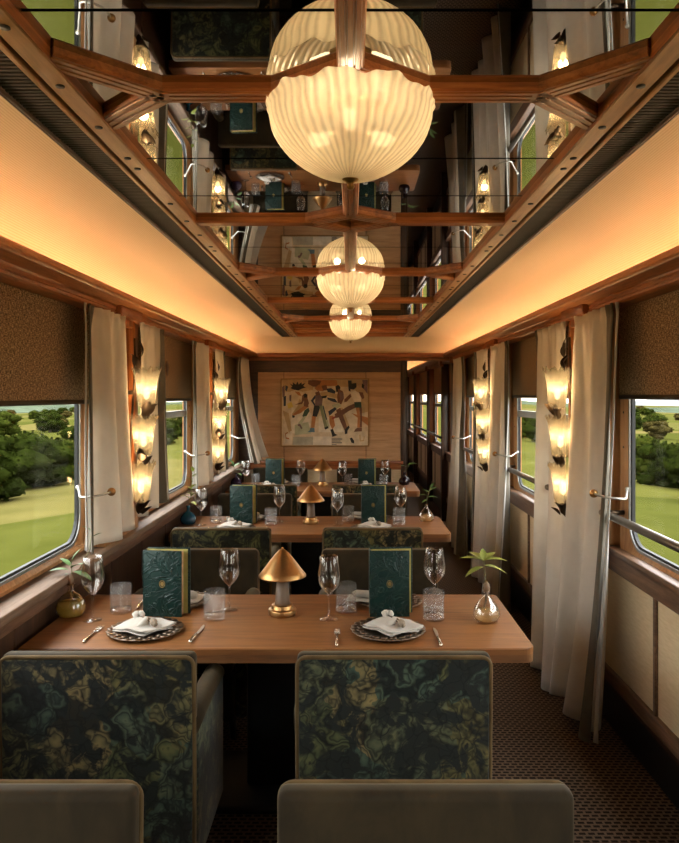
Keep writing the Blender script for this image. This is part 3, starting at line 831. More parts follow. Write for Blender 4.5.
curtain(1, (7.80, 8.45), (7.40, 8.55), 2.128, 0.03, CX, 1.150, 3.0, 53, 'long cream curtain furthest along the right side, beside the corridor', (1.30, 7.85, 8.40), 0.14)

# ================================================================== curtain holdbacks (bent rod with a brass ball)
def holdback(side, y, label):
    z = 1.245; s = side
    t = empty('curtain_holdback', (side*1.135, y, z), 0, label, 'holdback', 'curtain holdbacks')
    MB().ball((0,0,0), 0.020, 14, 10).build('ball', M['brass'], t)
    MB().tube([(0,0,0),(s*0.002,-0.05,0.0),(s*0.015,-0.095,-0.002),(s*0.05,-0.122,-0.006),(s*0.088,-0.130,-0.008),(s*0.104,-0.122,-0.008),(s*0.112,-0.10,-0.006),(s*0.203,0.12,0.004)], 0.0055, 8).build('rod', M['steel'], t)
    MB().ball((s*0.205,0.123,0.004), 0.013, 10, 8).build('wall_plate', M['steel'], t)
    return t
for side in (-1, 1):
    for y, w in ((3.42, 'nearest'), (5.72, 'second'), (8.02, 'third')):
        holdback(side, y if side < 0 else y-0.06, 'bent white rod with brass ball holding the %s rod-tied curtain on the %s side' % (w, PL[side]))

# ================================================================== handrails across the right windows
def handrail(y0, y1, label, full=True):
    yc = (y0+y1)/2; h = (y1-y0)/2
    t = empty('handrail', (1.235, yc, 1.13), 0, label, 'handrail', 'window handrails')
    MB().tube([(0,-h,0),(0,h,0)], 0.019, 12).build('bar', M['rail_metal'], t)
    for s in (-1, 1):
        MB().tube([(0,s*(h-0.03),0),(0.06,s*(h-0.03),-0.002),(0.045+0.06,s*(h-0.03),-0.002)], 0.012, 10).build('mount', M['bronze'], t)
    return t
for k, w in ((0, 'nearest'), (1, 'second'), (2, 'third')):
    y0, y1 = span(1, k)
    handrail(y0-0.12, y1+0.10 if k < 2 else 7.80, 'dark metal handrail across the %s right-hand dining window' % w)
for i, (y0, y1) in enumerate(CORR[1:]):
    handrail(y0-0.10, y1+0.10, ['dark handrail across the first wide corridor window', 'dark handrail across the second wide corridor window', 'dark handrail across the last corridor window'][i])

# ================================================================== wall lights: three glass flowers up a leafy bronze stem before a framed mirror
def leaf_pts(L, W, bend=0.3):
    # a curved pointed leaf along +z, facing -y
    def fn(u, v):
        w = W*math.sin(PI*min(1, v*1.02))**0.8*(1-0.35*v)
        return ((u-0.5)*2*w, -bend*L*v*v + 0.25*w*abs(2*u-1), L*v)
    return fn
bronze_leaf = MB().grid(leaf_pts(0.085, 0.026, 0.35), 4, 6).mesh('leaf', M['bronze'])
def make_sconce():
    t = empty('wall_light', (0,0,0))          # local: +x points into the room, origin on the pier
    for y0, y1, z0, z1 in ((-0.165,-0.125,-0.62,0.43), (0.125,0.165,-0.62,0.43), (-0.125,0.125,0.385,0.43), (-0.125,0.125,-0.62,-0.575)):
        MB().rbox(-0.002, 0.036, y0, y1, z0, z1, 0.006, 2).build('frame_rail', M['mahogany_z'], t)
    MB().box(0.0, 0.008, -0.125, 0.125, -0.575, 0.385).build('mirror', M['mirror'], t)
    MB().rbox(-0.002, 0.070, -0.19, 0.19, 0.424, 0.486, 0.008, 2).build('capital', M['mahogany_y'], t)
    rod = [(0.078-0.0005*i*i, 0.012*math.sin(i*0.9), 0.32-0.095*i) for i in range(9)]
    st = MB().tube(rod, 0.006, 8).build('stem', M['bronze'], t)
    MB().tube([(0.006,0,0.02),(0.078,0,0.02)], 0.012, 10).build('bracket', M['bronze'], t)
    rnd = random.Random(4)
    for i, (x, z) in enumerate(((0.145, -0.072), (0.128, -0.334), (0.114, -0.592))):
        prof = [(0.020,0.0),(0.036,0.008),(0.046,0.03),(0.049,0.07),(0.053,0.12),(0.061,0.175),(0.070,0.208),(0.078,0.222)]
        ph = rnd.random()*6
        m = MB().lathe_open(prof, 72, (0,0,0), lambda a, j: 1+0.05*abs(math.sin(6*a+ph))*(0.4+j/9)+0.012*math.sin(24*a), lambda a, j: (0.011*math.sin(6*a*2+ph)+0.005*math.sin(17*a))*max(0,(j-4)/3))
        f = m.build('glass_flower', M['flower_glass'], t); f.location = (x, 0, z)
        b = MB().ball((0,0,0.085), 0.017, 10, 8, (1,1,1.9)).build('bulb', M['bulb'], f)
        cup = MB().lathe([(0.0,-0.02),(0.014,-0.016),(0.022,-0.004),(0.024,0.006),(0.0,0.012)], 14).build('cup', M['bronze'], f)
        point('flower_light', f, (0,0,0.12), SCONCE_WATTS, (1.0,0.68,0.34), 0.025)
        for q in range(7):
            a = rnd.uniform(-1.5, 1.5); up = rnd.uniform(-0.2, 0.35)
            shared('leaf', bronze_leaf, t, (x+0.022*math.cos(a)-0.01, 0.030*math.sin(a), z-0.045+rnd.uniform(-0.02,0.02)), (rnd.uniform(-0.5,0.5)+up, rnd.uniform(0.2,0.9)*math.cos(a), a+PI/2), (rnd.uniform(0.7,1.1),)*3)
    for q in range(5):
        shared('leaf', bronze_leaf, t, (0.11, rnd.uniform(-0.02,0.02), 0.12+0.03*q), (rnd.uniform(-0.6,0.6), rnd.uniform(-0.5,0.5), rnd.uniform(0,6)), (rnd.uniform(0.7,1.0),)*3)
    return t
sc = make_sconce()
first = True
for side, y, lab in ((-1, 3.985, 'wall light of three glass flowers between the two nearest left curtains'), (-1, 6.30, 'wall light of three glass flowers between the second pair of left curtains'),
                     (1, 3.93, 'wall light of three glass flowers between the two nearest right curtains'), (1, 6.24, 'wall light of three glass flowers between the second pair of right curtains')):
    loc = (side*1.274, y, 1.70); rz = 0 if side < 0 else PI
    if first:
        sc.location = loc; sc.rotation_euler = (0,0,rz); tag(sc, lab, 'wall light', 'glass flower wall lights'); first = False
    else: dup(sc, loc, rz, lab)

# ================================================================== painting on the end wall
pt = empty('framed_painting', (-0.31, YE-0.014, 1.085), 0, 'framed painting of stylised dancing figures on the end wall', 'painting')
PW, PH = 1.075, 0.83
for x0, x1, z0, z1 in ((-PW/2,PW/2,0,0.016),(-PW/2,PW/2,PH-0.016,PH),(-PW/2,-PW/2+0.016,0.016,PH-0.016),(PW/2-0.016,PW/2,0.016,PH-0.016)):
    MB().rbox(x0, x1, -0.034, 0.0, z0, z1, 0.003, 1).build('frame_rail', M['old_brass'], pt)
def paint(name, c):
    if name not in M: M[name] = plain(name, c, 0.75, 0, 0.18, 14)
    return name
PC = dict(cream=(0.60,0.48,0.32), light=(0.68,0.60,0.47), tan=(0.46,0.31,0.15), ochre=(0.52,0.34,0.10), orange=(0.42,0.17,0.055), brown=(0.17,0.075,0.04), plum=(0.17,0.105,0.10), navy=(0.03,0.04,0.06), black=(0.02,0.018,0.016), green=(0.20,0.22,0.12), pale=(0.42,0.43,0.28), blue=(0.10,0.17,0.22), yellow=(0.62,0.45,0.10), red=(0.30,0.06,0.035), grey=(0.40,0.37,0.28), dkgreen=(0.04,0.075,0.05))
names = list(PC); pm = [M[paint('paint_'+k, PC[k])] for k in names]
FIG = [('tan',[(55,70),(270,75),(262,140),(150,160),(60,150)]),('orange',[(255,72),(430,72),(430,112),(300,118)]),('tan',[(420,72),(630,72),(630,290),(590,300),(540,120),(430,118)]),
 ('light',[(120,260),(250,300),(240,430),(110,440)]),('light',[(300,320),(440,330),(470,430),(300,430)]),('grey',[(130,462),(262,462),(262,517),(125,517)]),('light',[(262,460),(385,460),(385,518),(262,518)]),
 ('cream',[(500,430),(628,430),(628,518),(470,518)]),('light',[(70,440),(125,440),(120,515),(62,515)]),('tan',[(58,280),(100,300),(120,420),(100,430)]),('pale',[(140,380),(230,360),(250,440),(140,450)]),
 ('brown',[(230,75),(262,72),(318,78),(300,120),(262,118),(228,100)]),('plum',[(55,120),(72,110),(74,180),(58,190)]),('plum',[(592,72),(628,72),(628,170),(600,130)]),('orange',[(520,300),(630,330),(630,385),(560,330)]),
 ('navy',[(64,185),(82,182),(80,250),(66,252)]),('navy',[(78,108),(96,118),(86,152),(76,140)]),
 ('black',[(106,96),(128,108),(126,88),(148,104),(158,82),(166,104),(186,88),(186,104),(212,92),(196,114),(214,124),(188,132),(160,146),(134,138),(110,128),(124,118)]),
 ('cream',[(112,150),(142,140),(186,150),(196,190),(170,226),(120,232),(104,200)]),('plum',[(104,178),(118,172),(116,222),(104,212)]),('orange',[(140,152),(170,154),(186,182),(164,178)]),('yellow',[(88,236),(118,222),(130,256),(98,270)]),
 ('tan',[(170,200),(208,240),(140,306),(126,322),(120,306),(160,250)]),('orange',[(208,244),(236,252),(180,300),(130,318),(128,306)]),('brown',[(190,180),(204,166),(224,172),(226,200),(236,232),(226,258),(200,252),(202,214),(188,238),(140,242),(186,222)]),
 ('black',[(198,172),(212,164),(226,174),(222,192),(204,194)]),('dkgreen',[(206,280),(232,262),(240,284),(214,328),(196,338),(192,316)]),('pale',[(200,322),(220,318),(190,368),(168,382),(160,370)]),('black',[(122,314),(142,318),(136,332),(124,330)]),('plum',[(160,376),(176,372),(192,404),(182,410),(174,392),(160,386)]),
 ('navy',[(248,214),(276,176),(284,190),(264,216),(280,244),(272,250)]),('plum',[(278,176),(310,172),(328,196),(322,250),(276,252)]),('brown',[(276,158),(302,148),(312,172),(284,182)]),
 ('black',[(270,248),(312,250),(300,292),(288,324),(258,322)]),('orange',[(256,320),(282,324),(272,400),(248,402),(252,360)]),('blue',[(244,400),(272,402),(274,430),(226,430),(240,418)]),
 ('green',[(304,250),(326,246),(368,404),(340,404)]),('pale',[(322,246),(336,250),(372,392),(362,404)]),('black',[(336,400),(362,388),(366,402),(346,412)]),('navy',[(326,252),(332,248),(356,340),(350,350)]),
 ('orange',[(272,128),(300,104),(340,112),(352,130),(330,150),(290,146)]),('brown',[(318,112),(352,106),(362,142),(330,144)]),('navy',[(354,132),(384,128),(414,150),(404,176),(362,164)]),('black',[(412,116),(432,106),(446,122),(440,156),(418,154)]),
 ('tan',[(308,160),(352,152),(430,172),(426,200),(352,182),(320,184)]),('black',[(318,184),(358,178),(350,196),(322,198)]),('navy',[(358,192),(410,202),(428,228),(396,222),(360,206)]),('brown',[(430,132),(462,150),(470,196),(452,240),(428,232),(424,190)]),('plum',[(436,152),(466,158),(470,200),(448,214)]),
 ('pale',[(388,246),(438,228),(452,252),(408,276)]),('navy',[(364,288),(410,258),(422,272),(372,318)]),('brown',[(416,280),(446,262),(492,398),(474,418),(450,366)]),('tan',[(444,262),(460,262),(506,386),(492,396)]),('orange',[(370,320),(398,316),(410,384),(392,412),(374,372)]),('black',[(378,412),(396,408),(408,440),(428,450),(392,462),(386,436)]),('black',[(474,414),(500,384),(508,396),(494,420),(492,440),(476,444)]),
 ('red',[(386,332),(440,306),(430,322),(394,344)]),('brown',[(408,306),(500,250),(544,232),(548,262),(500,286),(440,328),(412,334)]),
 ('black',[(496,76),(520,76),(522,98),(552,92),(554,120),(536,138),(512,134),(514,152),(502,148)]),('light',[(512,154),(544,146),(580,166),(586,222),(540,224),(524,190)]),('brown',[(472,206),(512,166),(520,186),(488,222),(472,224)]),('brown',[(568,154),(596,158),(606,192),(596,206),(580,184)]),
 ('dkgreen',[(538,224),(584,224),(588,262),(544,262)]),('orange',[(548,262),(572,262),(578,330),(574,398),(558,398),(562,330)]),('brown',[(572,262),(590,262),(590,396),(574,398),(580,330)]),('brown',[(558,400),(590,398),(590,424),(536,428),(544,412)]),('black',[(590,96),(606,108),(600,134),(588,122)]),
 ('black',[(508,472),(522,466),(538,490),(538,508),(520,502)]),('navy',[(388,474),(458,474),(458,480),(388,480)]),('navy',[(388,488),(446,488),(446,493),(388,493)]),('navy',[(388,500),(456,500),(456,505),(388,505)]),('navy',[(388,512),(420,512),(420,516),(388,516)]),
 ('tan',[(572,450),(580,446),(582,486),(600,482),(602,456),(608,458),(604,492),(576,494)]),('orange',[(74,440),(92,428),(96,434),(80,446),(84,466),(102,470),(104,480),(80,474)])]
m = MB(); m.box(-PW/2+0.014, PW/2-0.014, -0.016, 0.0, 0.014, PH-0.014, names.index('cream'))
for i, (c, pts) in enumerate(FIG):
    q = [(-PW/2+0.016+(x-55)/575*(PW-0.032), PH-0.016-(y-70)/450*(PH-0.032)) for x, y in pts]
    d = -0.0163-0.00012*i; n = len(q)
    m.add([(a, d, b) for a, b in q] + [(a, -0.016, b) for a, b in q], [tuple(range(n))] + [(k, (k+1) % n, n+(k+1) % n, n+k) for k in range(n)], False, names.index(c))
m.build('painted_canvas', pm, pt)

# ================================================================== tables
TY = [3.16, 5.46, 7.76]
TN = ['front', 'middle', 'rear']
def make_table():
    t = empty('dining_table', (0,0,0))
    L, D = 2.00, 0.76
    pts = [(-L/2,-D/2),(L/2-0.045,-D/2)]
    for k in range(7): a = -PI/2+k/6*PI/2; pts.append((L/2-0.045+0.045*math.cos(a), -D/2+0.045+0.045*math.sin(a)))
    for k in range(7): a = k/6*PI/2; pts.append((L/2-0.045+0.045*math.cos(a), D/2-0.045+0.045*math.sin(a)))
    pts.append((-L/2, D/2))
    def inset(d): return [(max(-L/2, min(L/2-d, p[0])), max(-D/2+d, min(D/2-d, p[1]))) for p in pts]
    m = MB(); n = len(pts)
    lv = [(inset(0.004), 0.725), (pts, 0.721)]
    vs = [(x, y, z) for pp, z in lv for x, y in pp]
    m.add(vs, [tuple(range(n))] + [(i, (i+1) % n, n+(i+1) % n, n+i) for i in range(n)])
    m.add([(x, y, 0.700) for x, y in pts] + [(x, y, 0.7211) for x, y in pts], [tuple(range(n-1, -1, -1))] + [(i, (i+1) % n, n+(i+1) % n, n+i) for i in range(n)])
    m.build('tabletop', M['oak_top'], t)
    m = MB().prism([(p[0]*0.999, p[1]*0.998) for p in pts], 0.668, 0.7005); m.build('table_edge', M['oak_edge'], t)
    MB().rbox(-0.16, 0.18, -0.07, 0.07, 0.03, 0.668, 0.01, 2).build('pedestal', M['pedestal'], t)
    MB().rbox(-0.34, 0.36, -0.24, 0.24, 0.0, 0.032, 0.01, 2).build('foot_plate', M['pedestal'], t)
    return t
tb = make_table()
for i, y in enumerate(TY):
    lab = ['pale oak dining table in front, the one with the amber bottle vase by the window', 'pale oak dining table in the middle, the one with the blue bottle vase', 'pale oak dining table by the end wall, the one with the purple vase'][i]
    if i == 0:
        tb.location = (-0.284, y, 0); tag(tb, lab, 'table', 'oak dining tables')
    else: dup(tb, (-0.284, y, 0), 0, lab)

# ================================================================== chairs
def make_chair():
    t = empty('dining_chair', (0,0,0))
    W = 0.325
    def lean(k):
        return lambda c: Vector((c.x*(1-0.03*max(0,(0.4-c.z))), c.y - k*max(0, c.z-0.45), c.z))
    MB().rbox(-W+0.006, W-0.006, -0.306, -0.292, 0.10, 0.826, 0.006, 2, lean(0.03)).build('back_shell', M['floral'], t)
    MB().rbox(-W, W, -0.299, -0.240, 0.12, 0.836, 0.020, 4, lean(0.03)).build('back_cushion', M['velvet'], t)
    out = [(-W+0.004,-0.298,0.12),(-W+0.003,-0.299,0.45),(-W+0.003,-0.310,0.79)]
    for k in range(6): a = PI - k/5*PI/2; out.append((-W+0.033+0.030*math.cos(a), -0.311, 0.799+0.030*math.sin(a)))
    for k in range(6): a = PI/2 - k/5*PI/2; out.append((W-0.033+0.030*math.cos(a), -0.311, 0.799+0.030*math.sin(a)))
    out += [(W-0.003,-0.310,0.79),(W-0.003,-0.299,0.45),(W-0.004,-0.298,0.12)]
    MB().tube(out, 0.0075, 8).build('piping', M['piping'], t)
    for s in (-1, 1):
        a = MB()
        a.tube([(s*0.300,-0.285,0.585),(s*0.304,-0.20,0.600),(s*0.304,0.0,0.607),(s*0.303,0.15,0.600),(s*0.300,0.205,0.580),(s*0.298,0.215,0.555)], [0.036,0.038,0.038,0.038,0.035,0.022], 14)
        ar = a.build('armrest', M['velvet'], t)
        MB().rbox(s*0.272, s*0.332, -0.285, 0.205, 0.10, 0.585, 0.014, 2).build('side_panel', M['floral'], ar)
    MB().rbox(-0.27, 0.27, -0.20, 0.27, 0.335, 0.455, 0.035, 4).build('seat', M['velvet'], t)
    MB().rbox(-0.272, 0.272, -0.245, 0.245, 0.10, 0.335, 0.012, 2).build('seat_base', M['green_velvet'], t)
    lm = MB().lathe([(0.013,0.0),(0.022,0.105),(0,0.105)], 10).mesh('leg', M['black'])
    for sx in (-1, 1):
        for sy in (-1, 1): shared('leg', lm, t, (sx*0.26, sy*0.22-0.02, 0))
    return t
ch = make_chair()
XS = (-0.845, 0.145)
first = True
for i, y in enumerate([TY[0]-2.3] + TY):
    for j, (x, sd) in enumerate(zip(XS, ('window', 'aisle'))):
        for far in (False, True):
            if i == 0 and not far: continue
            if i == 0:
                lab = 'plain olive velvet chair facing us, nearest of all, %s' % ('in the lower left corner' if j == 0 else 'behind the aisle-side floral chair')
            elif not far:
                lab = 'floral-backed chair turned away from us at the %s table, on the %s side' % (TN[i-1], sd)
            else:
                lab = 'dark velvet chair facing us behind the %s table, on the %s side' % (TN[i-1], sd)
            xx = x + (0.02 if (far and j == 1) else 0) + (0.05 if i == 0 and j == 0 else 0)
            loc = (xx, y-0.45 if not far else y+0.62, 0); rz = 0 if not far else PI
            if i == 0: loc = (xx, 1.31, 0)
            if first:
                ch.location = loc; ch.rotation_euler = (0,0,rz); tag(ch, lab, 'chair', 'upholstered dining chairs'); first = False
            else: dup(ch, loc, rz, lab)

# ================================================================== table settings
TZ = 0.725
def make_wineglass():
    t = empty('wine_glass')
    MB().lathe([(0.041,0.0),(0.040,0.002),(0.020,0.005),(0.006,0.011),(0.0045,0.016),(0,0.016)], 28).build('foot', M['glass'], t)
    MB().lathe([(0.0045,0.014),(0.0038,0.05),(0.0040,0.095),(0.007,0.112),(0,0.114)], 14).build('stem', M['glass'], t)
    prof = [(0.002,0.110),(0.014,0.118),(0.030,0.135),(0.043,0.156),(0.049,0.176),(0.050,0.192),(0.047,0.220),(0.042,0.250),(0.0385,0.275)]
    prof2 = [(r-0.0016, z+0.0012) for r, z in prof[1:]]
    MB().lathe_open(prof + prof2[::-1], 36, rmod=lambda a, i: 1+0.012*math.sin(12*a)).build('bowl', M['glass'], t)
    return t
def make_tumbler():
    t = empty('tumbler')
    MB().lathe_open([(0.0462,0.012),(0.0470,0.06),(0.0475,0.126),(0.0455,0.128),(0.0440,0.126),(0.0430,0.024)], 40).build('cut_wall', M['tumbler'], t)
    MB().lathe([(0.043,0.0),(0.0465,0.003),(0.0465,0.012),(0.042,0.023),(0,0.020)], 40).build('base', M['glass'], t)
    return t
def make_lamp():
    t = empty('table_lamp')
    MB().lathe([(0.060,0.0),(0.062,0.003),(0.062,0.024),(0.060,0.027),(0.050,0.028),(0.048,0.030),(0.048,0.044),(0.046,0.047),(0,0.047)], 40).build('base', M['brass'], t)
    MB().lathe([(0.035,0.046),(0.033,0.06),(0.023,0.19),(0,0.19)], 28).build('stem', M['stem_taupe'], t)
    sh = MB().lathe_open([(0.103,0.170),(0.106,0.172),(0.106,0.176),(0.088,0.198),(0.060,0.236),(0.034,0.268),(0.014,0.288),(0.004,0.294),(0.0035,0.290),(0.030,0.264),(0.058,0.230),(0.086,0.193),(0.103,0.170)], 48).build('shade', M['brass'], t)
    MB().ball((0,0,0.295), 0.006, 10, 8).build('finial', M['brass'], sh)
    return t
def make_menu():
    t = empty('menu_book')
    W, H = 0.176, 0.292
    fc = MB().rbox(-W/2, W/2, -0.026, -0.020, 0.0, H, 0.0025, 2).build('front_cover', M['leather'], t)
    MB().rbox(-W/2+0.003, W/2+0.020, 0.022, 0.028, 0.0, H+0.004, 0.0025, 2, lambda c: Vector((c.x, c.y+(c.x+W/2)*0.06, c.z))).build('back_cover', M['leather'], t)
    MB().rbox(-W/2-0.001, -W/2+0.006, -0.026, 0.027, 0.0, H, 0.0025, 2).build('spine', M['leather'], t)
    MB().box(-W/2+0.006, W/2-0.004, -0.0195, 0.012, 0.006, H-0.007).build('pages', M['pages'], t)
    MB().add([(-W/2+0.006,0.0125,0.004),(W/2+0.012,0.0215,0.004),(W/2+0.012,0.0225,0.004),(-W/2+0.006,0.0140,0.004)] + [(-W/2+0.006,0.0125,H-0.001),(W/2+0.012,0.0215,H-0.001),(W/2+0.012,0.0225,H-0.001),(-W/2+0.006,0.0140,H-0.001)], [(0,1,2,3),(4,5,6,7),(0,1,5,4),(1,2,6,5),(2,3,7,6),(3,0,4,7)]).build('end_paper', M['page_face'], t)
    m = MB(); n = 24
    for ro, ri, hgt in ((1.0,0.82,0.0016),(0.62,0.0,0.0012)):
        vs = []; 
        for k in range(n):
            a = 2*PI*k/n; vs.append((0.0135*ro*math.cos(a), -0.0262-hgt, 0.145+0.0165*ro*math.sin(a)))
        for k in range(n):
            a = 2*PI*k/n; vs.append((0.0135*ri*math.cos(a), -0.0262-hgt, 0.145+0.0165*ri*math.sin(a)))
        for k in range(n):
            a = 2*PI*k/n; vs.append((0.0135*ro*math.cos(a), -0.0255, 0.145+0.0165*ro*math.sin(a)))
        m.add(vs, [(k, (k+1) % n, n+(k+1) % n, n+k) for k in range(n)] + [(k, (k+1) % n, 2*n+(k+1) % n, 2*n+k) for k in range(n)])
    m.rbox(-0.0018, 0.0018, -0.0285, -0.0265, 0.136, 0.154, 0.0005, 1)
    m.build('emblem', M['gold'], fc)
    return t
def make_charger():
    t = empty('charger_plate')
    MB().lathe([(0.085,0.0),(0.125,0.006),(0.150,0.012),(0.152,0.015),(0.120,0.012),(0.10,0.010),(0,0.009)], 56, rmod=lambda a, i: 1+(0.012*math.sin(22*a) if 1 <= i <= 4 else 0)).build('plate', M['charger'], t)
    m = MB()
    for r0, nn, zz, sz in ((0.136, 24, 0.0125, 0.021), (0.112, 20, 0.0125, 0.019)):
        for k in range(nn):
            a = 2*PI*(k+(0.5 if r0 < 0.12 else 0))/nn
            c = MB().ball((0,0,0), 1, 8, 6, (sz, sz*0.82, 0.0055))
            c.xform(Matrix.Translation((r0*math.cos(a), r0*math.sin(a), zz)) @ Matrix.Rotation(a, 4, 'Z') @ Matrix.Rotation(-0.18, 4, 'Y'))
            m.add(c.v, c.f, True)
    m.build('scale_rim', M['charger'], t)
    return t
def make_napkin(kind):
    t = empty('napkin')
    rnd = random.Random(kind)
    # three folded layers, corner towards the guest
    for q, (ang, s, zz) in enumerate(((0.78, 0.160, 0.004), (0.86, 0.156, 0.010), (0.72, 0.160, 0.016))):
        c, sn = math.cos(ang), math.sin(ang)
        def fn(u, v, zz=zz, s=s):
            x, y = (u-0.5)*s, (v-0.5)*s
            xr, yr = x*c-y*sn, x*sn+y*c
            r = math.hypot(xr, yr)
            z = zz + 0.006*math.sin(5*u+q)*math.sin(4*v+1) + 0.020*math.exp(-((xr+0.01)**2+(yr-0.03)**2)/0.0022) + 0.006*math.exp(-((xr-yr)**2)/0.0012)
            return (xr*1.12, yr*0.95, z)
        o = solid(MB().grid(fn, 14, 14).build('folded_layer', M['napkin'], t), 0.003)
    # the knot: a loop of cloth standing up, with tied ends
    lp = []
    for k in range(13):
        a = 2*PI*k/12
        lp.append((-0.024+0.012*math.sin(a)+0.004*math.sin(2*a), 0.038+0.012*math.cos(a), 0.040+0.012*math.cos(a)))
    MB().tube(lp, [0.011+0.003*math.sin(k*1.3) for k in range(13)], 10).build('knot', M['napkin'], t)
    MB().tube([(-0.03,0.044,0.040),(-0.042,0.055,0.050),(-0.050,0.060,0.046)], [0.008,0.011,0.005], 10).build('tied_end', M['napkin'], t)
    MB().tube([(-0.002,0.035,0.030),(0.006,0.012,0.034),(-0.004,-0.015,0.028),(-0.028,-0.035,0.022)], [0.010,0.014,0.015,0.006], 10).build('tied_end', M['napkin'], t)
    for k in range(3):
        dx = 0.012*k-0.006
        MB().tube([(-0.022,0.036,0.044),(0.004+dx*0.6,0.010,0.042),(0.030+dx,-0.020,0.032)], 0.0022, 6).build('twig', M['twig'], t)
    MB().lathe([(0.003,-0.018),(0.010,-0.014),(0.0155,-0.002),(0.0145,0.008),(0.008,0.015),(0.010,0.018),(0.0,0.020)], 16, rmod=lambda a, i: 1+0.05*math.sin(8*a)).xform(Matrix.Translation((0.036,-0.028,0.034)) @ Matrix.Rotation(2.0, 4, 'X') @ Matrix.Rotation(0.5, 4, 'Y')).build('seed_pod', M['pod'], t)
    return t
def make_roll():
    t = empty('napkin')
    MB().tube([(-0.055,0,0.022),(-0.035,0.004,0.024),(0.0,0.0,0.026),(0.04,-0.003,0.024),(0.06,0,0.022)], [0.014,0.019,0.017,0.020,0.013], 12).build('roll', M['napkin'], t)
    def fn(u, v): return ((u-0.5)*0.16, (v-0.5)*0.11, 0.006+0.006*math.sin(6*u)*math.sin(5*v))
    solid(MB().grid(fn, 10, 10).build('folded_layer', M['napkin'], t), 0.004)
    return t
def make_fork():
    t = empty('fork')
    MB().tube([(0,-0.105,0.004),(0,-0.095,0.005),(0,-0.03,0.006),(0,0.03,0.005)], [0.004,0.006,0.004,0.0026], 10).build('handle', M['silver'], t)
    h = MB().rbox(-0.011, 0.011, 0.028, 0.052, 0.003, 0.0055, 0.001, 1)
    for k in range(4):
        x = -0.0094+0.00627*k
        h.tube([(x,0.05,0.0045),(x,0.085,0.005),(x,0.102,0.007)], [0.0018,0.0017,0.0008], 6)
    h.build('tines', M['silver'], t)
    return t
def make_knife():
    t = empty('table_knife')
    MB().tube([(0,-0.110,0.005),(0,-0.104,0.006),(0,-0.02,0.006),(0,-0.005,0.005)], [0.004,0.007,0.0055,0.004], 10).build('handle', M['silver'], t)
    MB().prism([(-0.0035,-0.006),(0.0035,-0.006),(0.009,0.03),(0.010,0.07),(0.006,0.10),(-0.001,0.112),(-0.0035,0.09)], 0.0035, 0.0052).build('blade', M['steel'], t)
    return t
leafm = {}
def leaf_mesh(kind):
    if kind not in leafm:
        leafm[kind] = MB().grid(leaf_pts(1.0, 0.30 if kind != 'narrow' else 0.16, 0.25), 4, 7).mesh('leaf', M['plant_yellow' if kind == 'yellow' else 'plant_leaf'])
    return leafm[kind]
